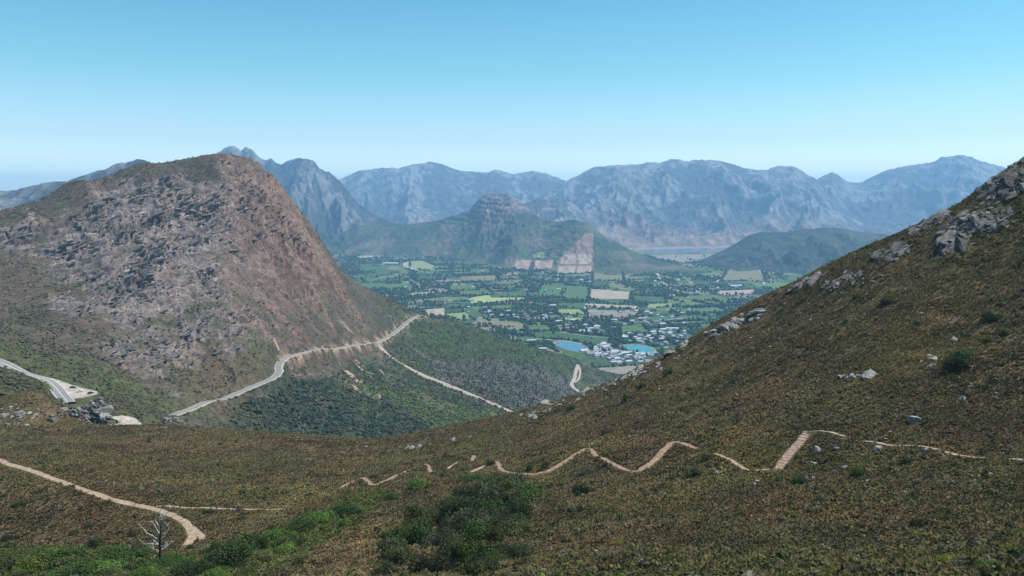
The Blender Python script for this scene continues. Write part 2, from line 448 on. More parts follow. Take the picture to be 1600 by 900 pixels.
def smooth_line(pts, step, it=2):
    pts = np.asarray(pts, float)
    for _ in range(it):                        # corner cutting
        q = [pts[0]]
        for a, b in zip(pts[:-1], pts[1:]): q += [a * .75 + b * .25, a * .25 + b * .75]
        pts = np.array(q + [pts[-1]])
    s = np.r_[0, np.cumsum(np.linalg.norm(np.diff(pts[:, :2], axis=0), axis=1))]
    n = max(2, int(s[-1] / step) + 1)
    u = np.linspace(0, s[-1], n)
    return np.stack([np.interp(u, s, pts[:, k]) for k in range(3)], -1)

def smooth_z(p, it):
    for _ in range(it):
        p[1:-1, 2] = 0.5 * p[1:-1, 2] + 0.25 * (p[:-2, 2] + p[2:, 2])
    return p

def ribbon(name, pts, hw, mat, lift=0.1, H=None, skirt=0.6, wob=0.0, seed=0, offset=0.0, parent=None, taper=True):
    pts = np.asarray(pts); n = len(pts)
    tn = np.gradient(pts[:, :2], axis=0); tn /= np.linalg.norm(tn, axis=1)[:, None] + 1e-9
    nr = np.stack([-tn[:, 1], tn[:, 0]], -1)
    s = np.arange(n) * 0.37
    wl = hw * (1 + wob * fbm(s, s * 0 + seed, 3, 71)); wr = hw * (1 + wob * fbm(s, s * 0 + seed + 9, 3, 73))
    cols = []
    prof = [(-1.0, -skirt), (-0.98, 0), (-0.4, 0.04 * hw), (0.4, 0.04 * hw), (0.98, 0), (1.0, -skirt)]
    for k, dz in prof:
        w = np.where(k < 0, wl, wr)
        xy = pts[:, :2] + nr * (k * w + offset)[:, None]
        z = pts[:, 2] + lift + dz
        cols.append(np.column_stack([xy, z]))
    V = np.stack(cols, 1)
    m = len(prof); idx = np.arange(n * m).reshape(n, m)
    Fc = np.stack([idx[:-1, :-1], idx[:-1, 1:], idx[1:, 1:], idx[1:, :-1]], -1).reshape(-1, 4)
    return link(name, raw_mesh(name, V.reshape(-1, 3), Fc[:, ::-1], None, [mat], smooth=False), parent)

# ------------------------------------------------------------------ path and road lines
fgs = lambda x, y: fg_base(x, y) + 0.6 * fg_noise(x, y)
def fg_line(pix, step, hw, bl, dmin=40, dmax=450, zs=4):
    p, ok = cast(fgs, [q[0] for q in pix], [q[1] for q in pix], dmin, dmax)
    p = smooth_line(p[ok], step, 1)
    p[:, 2] = fgs(p[:, 0], p[:, 1])
    p = smooth_z(p, zs)
    CARVES_FG.append((p, hw, bl))
    return p

zig1 = fg_line([(535, 762), (568, 747), (571, 749), (578, 756), (588, 758), (597, 754), (640, 735), (664, 725), (669, 727), (673, 739)], 1.0, 0.75, 1.0)
zig1b = fg_line([(700, 732), (716, 722)], 1.0, 0.6, 1.0)
zig1c = fg_line([(740, 712), (738, 722)], 1.0, 0.9, 1.0)
zig1d = fg_line([(735, 738), (758, 728)], 1.0, 0.5, 1.0)
zig2 = fg_line([(776, 721), (782, 735), (800, 740), (845, 741), (880, 724), (900, 710), (921, 698), (932, 714), (946, 718), (966, 729), (992, 739),
                (1012, 728), (1035, 706), (1052, 690), (1072, 694), (1090, 701)], 0.7, 0.8, 1.2)
zig3 = fg_line([(1116, 709), (1140, 717), (1156, 729), (1172, 736), (1216, 733)], 0.7, 0.55, 0.9)
stairs_line = fg_line([(1216, 732), (1226, 718), (1240, 702), (1252, 688), (1262, 675)], 0.5, 0.85, 1.0)
zig4 = fg_line([(1262, 675), (1290, 674), (1322, 683)], 0.7, 0.5, 0.9)
zig5 = fg_line([(1350, 690), (1375, 693), (1398, 698), (1430, 697), (1462, 702), (1490, 711), (1525, 716), (1560, 718), (1600, 720), (1700, 728)], 0.7, 0.42, 0.9)
trk = fg_line([(-80, 703), (0, 722), (45, 733), (100, 754), (160, 776), (210, 789), (250, 797), (275, 807), (296, 823), (302, 838), (292, 852)], 1.5, 1.25, 1.2)
trk2 = fg_line([(275, 807), (296, 822), (312, 835), (318, 842)], 1.5, 0.9, 1.2)
foot = fg_line([(244, 792), (270, 792), (295, 795), (340, 795), (385, 797), (440, 796)], 1.0, 0.42, 0.8)

mts = lambda x, y: RB_MT(x, y)
def mt_line(pix, step, hw, bl, dmin=445, dmax=2100, zs=30):
    p, ok = cast(mts, [q[0] for q in pix], [q[1] for q in pix], dmin, dmax)
    p = smooth_line(p[ok], step, 2)
    p[:, 2] = mts(p[:, 0], p[:, 1])
    p = smooth_z(p, zs)
    CARVES_MT.append((p, hw, bl))
    return p
rdA = mt_line([(-160, 520), (-60, 548), (0, 566), (30, 577), (60, 590), (80, 603), (95, 617), (106, 630)], 3, 5.5, 7)
_t0, _z0 = ray(58, 590); _t1, _z1 = ray(102, 612)
_k = np.nonzero((rdA[:, 0] / rdA[:, 1] > _t0) & (rdA[:, 0] / rdA[:, 1] < _t1))[0]
_s = np.linspace(0, 1, len(_k))
_tn = np.gradient(rdA[:, :2], axis=0)[_k]; _tn /= np.linalg.norm(_tn, axis=1)[:, None]
_nr = np.stack([-_tn[:, 1], _tn[:, 0]], -1); _nr *= np.sign(_nr[:, 1:2] + 1e-9)
LAYK = _k
_o = 4.0 + 17.0 * np.sin(np.pi * _s ** 1.7) ** 0.8
LAY_IN = np.column_stack([rdA[_k, :2] + _nr * 3.5, rdA[_k, 2]])
LAY_OUT = np.column_stack([rdA[_k, :2] + _nr * _o[:, None], rdA[_k, 2] + 0.15])
CARVES_MT.append((np.column_stack([rdA[_k, :2] + _nr * (_o * 0.55)[:, None], rdA[_k, 2]]), 10.0, 10.0))
rdB = mt_line([(172, 655), (190, 659), (205, 668)], 3, 8, 7)
rdC = mt_line([(268, 650), (280, 645), (310, 636), (350, 622), (395, 604), (425, 594), (438, 583), (434, 572), (440, 562), (452, 555), (480, 552),
               (520, 544), (555, 540), (588, 537), (600, 530), (622, 514), (634, 506), (660, 493), (672, 488)], 4, 4.5, 9)
rdD = mt_line([(588, 537), (596, 546), (612, 560), (640, 576), (690, 598), (740, 620), (790, 641), (818, 652), (840, 662)], 4, 5.0, 5)
rdE = mt_line([(436, 548), (428, 530), (422, 524)], 4, 1.3, 3)
rdF = mt_line([(903, 570), (899, 583), (898, 592), (892, 599), (896, 606), (904, 612)], 4, 5.0, 4)
rdG = mt_line([(905, 573), (907, 583), (905, 592), (898, 598)], 4, 3.0, 3)

# ------------------------------------------------------------------ terrain: the heath hillside
def build_hillside():
    t = np.linspace(-0.95, 0.95, 1150)
    y = np.unique(np.r_[np.geomspace(3, 40, 60), np.geomspace(40, 520, 760)])
    Tt, Y = np.meshgrid(t, y); X = Tt * Y
    Z = fg_base(X, Y) + fg_noise(X, Y)
    Z = carve(Z, X, Y, CARVES_FG)
    n1 = fbm(X / 22, Y / 22, 5, 101); n2 = fbm(X / 6, Y / 6, 4, 103); n3 = fbm(X / 45, Y / 45, 3, 107); n4 = fbm(X / 1.5, Y / 1.5, 3, 109)
    c = mix((0.095, 0.077, 0.050), (0.072, 0.064, 0.036), sstep(-0.3, 0.3, n1))
    c = mix(c, (0.125, 0.090, 0.066), sstep(0.1, 0.5, n3) * 0.7)
    c = mix(c, (0.13, 0.11, 0.085), sstep(0.2, 0.55, n2) * 0.35)
    c = c * (1 + 0.35 * n4)[..., None] * np.array((0.98, 0.92, 0.76))
    o = grid_obj('hillside', X, Y, Z, c, M_hill)
    tag(o, 'near brown heath hillside sloping down from the right with a zigzag footpath', 'hillside', kind='structure')
build_hillside()

# ------------------------------------------------------------------ terrain: the rocky mountain and the slopes below the pass road
FOREST = [(390, 616), (440, 578), (480, 588), (540, 604), (600, 632), (650, 655), (700, 680), (725, 705), (560, 720), (400, 700), (425, 655), (395, 640)]
GREENBAND = [(470, 566), (520, 590), (600, 600), (680, 625), (760, 640), (800, 655), (740, 690), (700, 678), (640, 648), (560, 610)]
SPURGREEN = [(640, 505), (700, 500), (770, 520), (860, 550), (900, 568), (870, 585), (800, 572), (720, 560), (640, 535)]
SPURGREY = [(660, 585), (740, 558), (830, 572), (900, 590), (905, 615), (850, 645), (820, 645), (740, 612)]
def build_mountain():
    t = np.linspace(-0.92, 0.34, 1250)
    y = np.unique(np.r_[np.geomspace(440, 800, 260), np.linspace(800, 1560, 620), np.geomspace(1560, 2250, 120)])
    Tt, Y = np.meshgrid(t, y); X = Tt * Y
    Z0 = RB_MT(X, Y)
    nz, rm = mt_noise(X, Y, Z0)
    Z = carve(Z0 + nz, X, Y, CARVES_MT)
    n1 = fbm(X / 70, Y / 70, 5, 111); n2 = fbm(X / 14, Y / 14, 4, 113); n3 = fbm(X / 200, Y / 200, 4, 117); n4 = fbm(X / 4, Y / 4, 3, 119)
    rock = mix((0.172, 0.150, 0.140), (0.195, 0.158, 0.138), sstep(-0.2, 0.3, n1))
    rock = mix(rock, (0.29, 0.25, 0.235), sstep(0.1, 0.5, n4 + n2 * 0.6) * 0.6)
    rock = mix(rock, (0.10, 0.086, 0.095), sstep(0.1, 0.45, n2) * 0.7)
    k1, k2, _kid = worley((X * .83 - Y * .56) / 9 + fbm(X / 14, Y / 14, 3, 51), (X * .56 + Y * .83) / 16 + fbm(X / 14, Y / 14, 3, 52), 91)
    rock = rock * (0.72 + 0.55 * _kid)[..., None]
    _bd = beds(X, Y, Z0)
    rock = rock * mix(np.array((1.12, 1.12, 1.12)), np.array((0.70, 0.69, 0.71)), sstep(-0.05, 0.35, -_bd))
    redd = sstep(-0.42, -0.28, Tt) * sstep(900, 1050, Y)
    rock = mix(rock, mix((0.235, 0.172, 0.148), (0.10, 0.068, 0.050), sstep(-0.1, 0.30, n1 - n2)), redd * 0.75)
    scrub = mix((0.066, 0.060, 0.042), (0.090, 0.070, 0.052), sstep(-0.25, 0.3, n1 + 0.3 * n2))
    green = sstep(0.05, 0.4, n3 + 0.5 * sstep(760, 560, Y) * sstep(-0.42, -0.5, Tt) + 0.35 * sstep(760, 600, Y))
    green = green * sstep(1250, 1050, Y)
    scrub = mix(scrub, (0.058, 0.070, 0.028), green * 0.8)
    brown = sstep(-0.46, -0.40, Tt) * sstep(1000, 850, Y) * sstep(700, 760, Y)
    scrub = mix(scrub, (0.098, 0.066, 0.045), brown * 0.7)
    # the slopes below the road: dark green bush, purple-grey burn, pine ground
    low = sstep(-0.20, -0.12, Tt + 0.02 * n1)
    below = np.maximum(low, sstep(640, 560, Z0 * 0 + 600 + (Z0 - (CAMZ - 205 - 0.09 * (Y - 700))) * 4) * sstep(-0.43, -0.36, Tt))
    bush = mix((0.030, 0.040, 0.026), (0.050, 0.064, 0.030), sstep(-0.2, 0.3, n2))
    bush = mix(bush, (0.105, 0.088, 0.075), sstep(0.0, 0.4, n1 + 0.4 * fbm(X / 30, Y / 30, 3, 131)) * 0.75)
    bush = mix(bush, (0.075, 0.095, 0.030), sstep(0.15, 0.45, fbm(X / 60, Y / 60, 4, 133)) * 0.8)
    scrub = mix(scrub, bush, below)
    scrub = mix(scrub, mix((0.024, 0.033, 0.024), (0.040, 0.050, 0.030), sstep(-0.2, 0.3, n2)), 0.75 * zone(X, Y, Z0, FOREST, 22) * sstep(-0.4, 0.1, n1 + 0.6 * n2))
    scrub = mix(scrub, mix((0.060, 0.080, 0.028), (0.088, 0.105, 0.036), sstep(-0.2, 0.3, n2)), 0.6 * zone(X, Y, Z0, GREENBAND, 24, 3) * sstep(-0.3, 0.2, n1 + 0.5 * n2))
    scrub = mix(scrub, mix((0.030, 0.050, 0.020), (0.045, 0.066, 0.026), sstep(-0.2, 0.3, n2)), 0.8 * zone(X, Y, Z0, SPURGREEN, 22, 5))
    scrub = mix(scrub, mix((0.060, 0.058, 0.056), (0.092, 0.084, 0.076), sstep(-0.2, 0.3, n2)), 0.75 * zone(X, Y, Z0, SPURGREY, 24, 7))
    rock = rock * mix((0.80, 0.77, 0.77), (0.74, 0.65, 0.60), redd); c = mix(scrub, rock, rm * (1 - below))
    c = c * (1 + 0.28 * n4)[..., None]
    # bare orange earth on the cuttings beside the road
    dd = path_dist(X, Y, [(rdC[len(rdC) // 3:], 5.0), (rdD[:60], 5.0)])
    cut = (1 - sstep(0, 9, dd)) * sstep(-0.05, 0.35, fbm(X / 16, Y / 16, 3, 141) + 0.1)
    c = mix(c, (0.36, 0.24, 0.17), cut * 0.8)
    ero = sstep(0.25, 0.5, fbm(X / 26, Y / 18, 3, 147) + 0.1) * sstep(-0.23, -0.21, Tt) * sstep(-0.155, -0.175, Tt) * sstep(1020, 1080, Y) * sstep(1290, 1230, Y)
    c = mix(c, (0.38, 0.26, 0.19), ero * 0.8)
    o = grid_obj('mountain', X, Y, Z, c, M_mount)
    tag(o, 'big brown rocky mountain at the left with the pass road round its foot', 'mountain', kind='structure')
build_mountain()

# ------------------------------------------------------------------ far ranges
def interp(pts, x):
    pts = np.array(pts, float)
    return np.interp(x, pts[:, 0], pts[:, 1])

def build_range(name, label, ridge, dcrest, dbase, seed, colour, step=1.25, rows=190, prof=1.35, amp=0.42, zb=-20.0, mat=None, jag=0.022, wl=900.0, strata=55.0, tail=0.28, smin=-1e9):
    px = np.arange(ridge[0][0], ridge[-1][0] + step, step)
    py = interp(ridge, px)
    a, b = ray(px, py)
    dc = interp(dcrest, px) if isinstance(dcrest, list) else np.full(px.shape, float(dcrest))
    db = interp(dbase, px) if isinstance(dbase, list) else np.full(px.shape, float(dbase))
    zc = CAMZ + b * dc
    v = np.r_[np.linspace(0, 1, rows), np.linspace(1, 1 + tail, rows // 6)[1:]]
    V, A = np.meshgrid(v, a, indexing='ij'); DC = dc[None] + 0 * V; DB = db[None] + 0 * V; ZC = zc[None] + 0 * V
    Y = DB + (DC - DB) * V; X = A * Y
    vv = np.clip(V, 0, 1)
    Hh = ZC - zb
    warp = fbm(X / wl / 1.5, Y / wl / 1.5, 3, seed + 3)
    rd = ridged(X / wl + 0.5 * warp, Y / (wl * 2.6), 6, seed, gain=0.55)
    rd2 = ridged(X / (wl * 0.28) + warp, Y / (wl * 0.6), 4, seed + 5, gain=0.55)
    env = np.clip(vv * (1 - vv) * 4, 0, 1) ** 0.8
    z = zb + Hh * vv ** prof
    z = z + Hh * amp * env * (rd - 0.45) + Hh * amp * 0.25 * env * (rd2 - 0.4)
    z = z + Hh * jag * fbm(X / 90, Y / 90, 4, seed + 9) * sstep(0.2, 1, vv)
    zz = z + 0.07 * X + 190 * fbm(X / 1400, Y / 1400, 4, seed + 11)
    sm = np.clip(1.6 * fbm(X / 700, Y / 700, 3, seed + 13), 0, 1)
    z = z + (0.55 * sm if smin < -1e8 else 0.6 * sstep(smin, smin + 40, z)) * strat(zz, strata) * sstep(0.2, 0.6, vv) * sstep(1.02, 0.9, V)
    z = z + Hh * 0.05 * sstep(0.1, 0.5, vv) * sstep(1.0, 0.85, V) * (ridged(X / (wl * 0.12) + warp, Y / (wl * 0.2), 4, seed + 15) - 0.4)
    z = np.where(V > 1, z - Hh * (V - 1) * 2.2, z)
    c = colour(X, Y, z, vv, rd, seed)
    o = grid_obj(name, X, Y, z, c, mat or M_far)
    tag(o, label, 'mountains' if 'range' in name else 'hill', kind='structure')
    return X, Y, z

def col_far(pinklow=0.0, green=0.0, dark=1.0):
    def f(X, Y, z, v, rd, s):
        n1 = fbm(X / 500, Y / 700, 5, s + 21); n2 = fbm(X / 120, Y / 160, 4, s + 23)
        c = mix((0.065, 0.068, 0.076), (0.195, 0.188, 0.19), sstep(-0.22, 0.3, n1 * 0.7 + n2 * 0.9 + (rd - 0.4)))
        c = mix(c, (0.055, 0.068, 0.046), sstep(0.0, 0.4, -n2 + 0.3 * n1 - 0.1) * 0.75)
        if pinklow: c = mix(c, mix((0.19, 0.125, 0.10), (0.27, 0.195, 0.165), sstep(-0.2, 0.3, n2)), pinklow * sstep(0.55, 0.2, v + 0.25 * n1))
        if green: c = mix(c, mix((0.035, 0.055, 0.032), (0.06, 0.085, 0.04), sstep(-0.2, 0.3, n2)), green * sstep(0.62, 0.35, v + 0.25 * n1))
        return c * dark
    return f

build_range('mountain_range', 'long pale blue mountain range at the centre left horizon',
    [(430, 330), (480, 300), (529, 281), (545, 274), (560, 267), (590, 263), (610, 262), (622, 263), (640, 258), (660, 255), (672, 253), (690, 256), (710, 264), (720, 267), (750, 269), (762, 269), (775, 265), (785, 267),
     (800, 272), (815, 270), (832, 267), (850, 270), (865, 275), (884, 283), (900, 290), (950, 310), (1000, 330)], 13500, 9500, 200, col_far(0.5), amp=0.36, wl=1300)
build_range('mountain_range', 'highest flat-topped blue massif behind the lake at centre right',
    [(780, 345), (810, 322), (835, 312), (860, 296), (884, 283), (890, 280), (905, 273), (920, 265), (925, 262), (940, 260), (960, 258), (985, 257), (1000, 257), (1010, 254), (1035, 253), (1045, 249), (1060, 249), (1075, 252),
     (1085, 250), (1110, 250), (1130, 252), (1145, 257), (1160, 262), (1175, 265), (1200, 266), (1205, 262), (1215, 259), (1240, 260), (1250, 265), (1258, 271), (1270, 277), (1280, 284), (1310, 310), (1350, 335)],
    11500, [(780, 8800), (900, 8000), (960, 7500), (1350, 7450)], 300, col_far(0.85), amp=0.40, wl=1000)
build_range('mountain_range', 'blue mountain range with a small pointed peak behind the right hillside',
    [(1180, 345), (1240, 305), (1275, 281), (1285, 275), (1300, 269), (1310, 274), (1322, 283), (1330, 285), (1345, 285), (1360, 278), (1375, 270), (1390, 265), (1415, 259), (1440, 256), (1460, 252), (1470, 246),
     (1485, 244), (1505, 242), (1520, 246), (1530, 251), (1550, 256), (1570, 262), (1620, 280), (1700, 272), (1850, 300)], 12800, 8200, 400, col_far(0.4), amp=0.36, wl=1100)
build_range('mountain_range', 'dark jagged blue peaks rising behind the rocky mountain',
    [(260, 300), (300, 262), (345, 236), (350, 231), (363, 227), (372, 231), (376, 236), (384, 229), (392, 232), (400, 241), (408, 248), (414, 251), (424, 248), (432, 254), (439, 256), (450, 252), (465, 247), (480, 248),
     (492, 253), (498, 262), (508, 268), (514, 268), (525, 278), (530, 282), (545, 300), (560, 318), (590, 338), (620, 350), (680, 362), (760, 385)],
    [(260, 9000), (520, 8800), (620, 7800), (760, 7000)], [(260, 6500), (760, 6300)], 500, col_far(0.0, 1.0, 0.85), amp=0.5, wl=750, prof=1.5)
build_range('mountain_range', 'low green ridge at the far left edge behind the rocky mountain',
    [(-300, 345), (-100, 310), (0, 297), (25, 297), (60, 288), (80, 284), (105, 283), (125, 274), (160, 265), (190, 254), (213, 249), (225, 251), (260, 262), (400, 310)],
    4600, 3000, 600, col_far(0.0, 0.9, 0.9), amp=0.3, wl=500)

# spur of grey cliffs between the knoll and the massif
build_range('hill', 'pale grey rocky spur just behind the rock-capped knoll',
    [(780, 350), (800, 335), (820, 318), (838, 311), (860, 312), (875, 308), (890, 316), (905, 326), (916, 338), (935, 352), (965, 368), (1000, 384)], 8700, 7300, 700, col_far(0.4, 0, 1.2), amp=0.35, wl=450)

def col_knoll(X, Y, z, v, rd, s):
    n1 = fbm(X / 260, Y / 260, 5, s + 21); n2 = fbm(X / 60, Y / 60, 4, s + 23)
    g = mix((0.036, 0.056, 0.032), (0.075, 0.085, 0.045), sstep(-0.25, 0.3, n1 + 0.4 * n2))
    g = mix(g, (0.135, 0.105, 0.085), sstep(0.05, 0.4, fbm(X / 330, Y / 330, 4, s + 27) + 0.25 * sstep(0.4, 0.1, v)) * 0.8)
    r = mix((0.10, 0.085, 0.085), (0.21, 0.175, 0.165), sstep(-0.2, 0.3, n2))
    px = 800 + X / Y * F
    cap = sstep(338, 368, z + 30 * n2) * sstep(700, 740, px)
    g = mix(g, r, cap)
    dz = (z - CAMZ) / Y; py = 450 - F * (dz * CP + SP) / (CP - dz * SP)
    left = 913 - np.clip(py - 366, 0, 40) * 1.05
    burn = sstep(-1.5, 1.5, px - left - 3 * n2) * sstep(1.0, -1.0, px - 927) * sstep(362, 367, py)
    cl = sstep(0.0, 0.35, ridged(X / 90, Y / 60, 4, s + 31) - 0.35) * sstep(240, 300, z) * sstep(735, 745, px) * sstep(1, 0, (px > 850))
    g = mix(g, (0.075, 0.068, 0.07), cl * 0.7)
    return mix(g, (0.235, 0.155, 0.12), burn * 0.75)
KX, KY, KZ = build_range('hill', 'green knoll with a dark cliff cap standing in the middle of the valley',
    [(520, 372), (560, 352), (600, 350), (640, 350), (680, 345), (715, 335), (733, 328), (742, 318), (747, 311), (753, 306), (763, 303), (775, 301), (790, 303), (803, 308), (815, 316), (825, 325), (834, 334), (850, 343), (870, 346), (885, 344),
     (898, 343), (912, 346), (920, 350), (935, 362), (960, 377), (990, 393), (1020, 405), (1060, 414), (1100, 424)],
    [(520, 7300), (700, 7000), (780, 6700), (900, 5900), (1000, 5500), (1100, 5000)], [(520, 6500), (700, 6050), (800, 5200), (890, 4800), (1000, 4600), (1100, 4500)], 800, col_knoll, amp=0.20, wl=420, mat=M_midhill, strata=45, prof=1.2, smin=235)

def col_wood(X, Y, z, v, rd, s):
    n1 = fbm(X / 260, Y / 260, 5, s + 21); n2 = fbm(X / 40, Y / 40, 4, s + 23)
    g = mix((0.022, 0.034, 0.024), (0.052, 0.064, 0.038), sstep(-0.25, 0.35, n1 + 0.5 * n2))
    return mix(g, (0.15, 0.115, 0.095), sstep(0.2, 0.5, fbm(X / 200, Y / 200, 4, s + 27)) * 0.7)
build_range('hill', 'dark wooded hill at the right above the plain',
    [(1060, 416), (1100, 404), (1130, 391), (1150, 380), (1170, 368), (1190, 362), (1200, 363), (1230, 362), (1260, 358), (1290, 355), (1320, 357), (1350, 363), (1400, 368), (1500, 375), (1650, 390)],
    5900, [(1060, 5600), (1150, 4900), (1250, 4200), (1650, 3900)], 900, col_wood, amp=0.42, wl=420, mat=M_midhill, strata=0.5)

# ------------------------------------------------------------------ valley floor
def floor_pt(px, py, z=0.0):
    a, b = ray(px, py)
    d = (z - CAMZ) / b
    return np.array([a * d, d, z])

def floor_h(x, y):
    return 0 * x + 0.0

def build_floor():
    t = np.linspace(-1.3, 1.3, 320)
    y = np.geomspace(1300, 26500, 420)
    Tt, Y = np.meshgrid(t, y); X = Tt * Y
    ang = 0.35
    u = X * math.cos(ang) + Y * math.sin(ang); w = -X * math.sin(ang) + Y * math.cos(ang)
    n = fbm(X / 700, Y / 700, 4, 201)
    c = mix((0.045, 0.078, 0.030), (0.085, 0.11, 0.045), sstep(-0.3, 0.3, n))
    near = sstep(2500, 2250, Y + 120 * n)
    c = mix(c, mix((0.105, 0.095, 0.07), (0.075, 0.085, 0.045), sstep(-0.2, 0.3, fbm(X / 60, Y / 60, 4, 207))), near)
    Z = 0 * X
    o = grid_obj('valley_floor', X, Y, Z, c, M_floor)
    tag(o, 'flat green valley plain of small farm parcels', 'valley floor', kind='structure')

def make_floor_mat():
    m, nt, b = new_mat('farm_parcels')
    at = nt.nodes.new('ShaderNodeAttribute'); at.attribute_name = 'Col'
    geo = nt.nodes.new('ShaderNodeNewGeometry')
    mp = nt.nodes.new('ShaderNodeMapping'); mp.inputs['Rotation'].default_value = (0, 0, 0.32); mp.inputs['Scale'].default_value = (1 / 170, 1 / 330, 0)
    nt.links.new(geo.outputs['Position'], mp.inputs['Vector'])
    vo = nt.nodes.new('ShaderNodeTexVoronoi'); vo.distance = 'CHEBYCHEV'; vo.inputs['Scale'].default_value = 1.0
    nt.links.new(mp.outputs['Vector'], vo.inputs['Vector'])
    sep = nt.nodes.new('ShaderNodeSeparateColor'); nt.links.new(vo.outputs['Color'], sep.inputs['Color'])
    r = nt.nodes.new('ShaderNodeValToRGB'); r.color_ramp.interpolation = 'CONSTANT'
    stops = [(0.0, (0.030, 0.066, 0.026)), (0.2, (0.05, 0.10, 0.034)), (0.36, (0.075, 0.12, 0.04)), (0.48, (0.034, 0.075, 0.03)), (0.60, (0.15, 0.145, 0.085)), (0.67, (0.04, 0.09, 0.03)), (0.78, (0.10, 0.14, 0.055)), (0.88, (0.20, 0.165, 0.12)), (0.965, (0.085, 0.15, 0.045))]
    el = r.color_ramp.elements
    el[0].position = 0; el[0].color = (*stops[0][1], 1); el[1].position = stops[1][0]; el[1].color = (*stops[1][1], 1)
    for p, c in stops[2:]:
        e = el.new(p); e.color = (*c, 1)
    nt.links.new(sep.outputs['Red'], r.inputs['Fac'])
    mx = nt.nodes.new('ShaderNodeMix'); mx.data_type = 'RGBA'; mx.inputs['Factor'].default_value = 0.8
    nt.links.new(at.outputs['Color'], mx.inputs['A']); nt.links.new(r.outputs['Color'], mx.inputs['B'])
    no = nt.nodes.new('ShaderNodeTexNoise'); no.inputs['Scale'].default_value = 0.03; no.inputs['Detail'].default_value = 8
    nt.links.new(geo.outputs['Position'], no.inputs['Vector'])
    mr = nt.nodes.new('ShaderNodeMapRange'); mr.inputs['From Min'].default_value = 0.3; mr.inputs['From Max'].default_value = 0.7; mr.inputs['To Min'].default_value = 0.7; mr.inputs['To Max'].default_value = 1.3
    nt.links.new(no.outputs['Fac'], mr.inputs['Value'])
    sc = nt.nodes.new('ShaderNodeVectorMath'); sc.operation = 'SCALE'
    nt.links.new(mx.outputs['Result'], sc.inputs[0]); nt.links.new(mr.outputs['Result'], sc.inputs['Scale'])
    nt.links.new(sc.outputs['Vector'], b.inputs['Base Color'])
    return m
M_floor = make_floor_mat()
build_floor()

def mat_field(name, c1, c2, ang, period):
    """crop rows: stripes with some unevenness"""
    m, nt, b = new_mat(name)
    geo = nt.nodes.new('ShaderNodeNewGeometry')
    mp = nt.nodes.new('ShaderNodeMapping'); mp.inputs['Rotation'].default_value = (0, 0, ang); mp.inputs['Scale'].default_value = (1 / period, 1 / period, 0)
    nt.links.new(geo.outputs['Position'], mp.inputs['Vector'])
    w = nt.nodes.new('ShaderNodeTexWave'); w.inputs['Scale'].default_value = 0.31; w.inputs['Distortion'].default_value = 0.6
    nt.links.new(mp.outputs['Vector'], w.inputs['Vector'])
    no = nt.nodes.new('ShaderNodeTexNoise'); no.inputs['Scale'].default_value = 0.02; no.inputs['Detail'].default_value = 7
    nt.links.new(geo.outputs['Position'], no.inputs['Vector'])
    ad = nt.nodes.new('ShaderNodeMath'); ad.operation = 'MULTIPLY_ADD'; ad.inputs[1].default_value = 0.45
    nt.links.new(w.outputs['Fac'], ad.inputs[0]); nt.links.new(no.outputs['Fac'], ad.inputs[2])
    r = nt.nodes.new('ShaderNodeValToRGB')
    r.color_ramp.elements[0].position = 0.4; r.color_ramp.elements[0].color = (*c1, 1); r.color_ramp.elements[1].position = 1.0; r.color_ramp.elements[1].color = (*c2, 1)
    r.color_ramp.elements[0].color = (*[v * 0.9 for v in c1], 1); r.color_ramp.elements[1].color = (*[v * 1.05 for v in c2], 1)
    nt.links.new(ad.outputs[0], r.inputs['Fac']); nt.links.new(r.outputs['Color'], b.inputs['Base Color'])
    return m
FM = {
    'green': mat_field('green_vines', (0.045, 0.095, 0.03), (0.085, 0.14, 0.05), 0.4, 6),
    'deep': mat_field('deep_green_vines', (0.03, 0.07, 0.028), (0.055, 0.10, 0.04), 0.9, 6),
    'tan': mat_field('bare_tan_soil', (0.23, 0.18, 0.13), (0.36, 0.30, 0.23), 0.3, 9),
    'pink': mat_field('pink_tilled_soil', (0.26, 0.18, 0.14), (0.36, 0.27, 0.22), 1.3, 9),
    'olive': mat_field('olive_vines', (0.11, 0.11, 0.06), (0.19, 0.175, 0.10), 0.5, 8),
    'yellow': mat_field('yellow_pasture', (0.17, 0.22, 0.075), (0.33, 0.36, 0.15), 0.2, 14),
    'light': mat_field('light_pasture', (0.14, 0.19, 0.075), (0.23, 0.26, 0.12), 0.2, 14),
    'grey': mat_field('grey_brown_ground', (0.15, 0.13, 0.11), (0.25, 0.22, 0.19), 1.1, 8),
}
def sheet(name, pix, mat, z, label, cat, kind='structure', top=None):
    pts = [floor_pt(x, y, z) for x, y in pix]
    bm = bmesh.new()
    vs = [bm.verts.new(p) for p in pts]
    f = bm.faces.new(vs)
    if f.normal.z < 0: f.normal_flip()
    f.normal_update()
    if f.normal.z < 0: bmesh.ops.reverse_faces(bm, faces=[f])
    ex = bmesh.ops.extrude_face_region(bm, geom=[f])       # a thin bed of soil, not a card
    for g in ex['geom']:
        if isinstance(g, bmesh.types.BMVert): g.co.z -= 0.3
    bmesh.ops.recalc_face_normals(bm, faces=bm.faces)
    me = bpy.data.meshes.new(name); bm.to_mesh(me); bm.free(); me.materials.append(mat)
    return tag(link(name, me), label, cat, kind=kind)

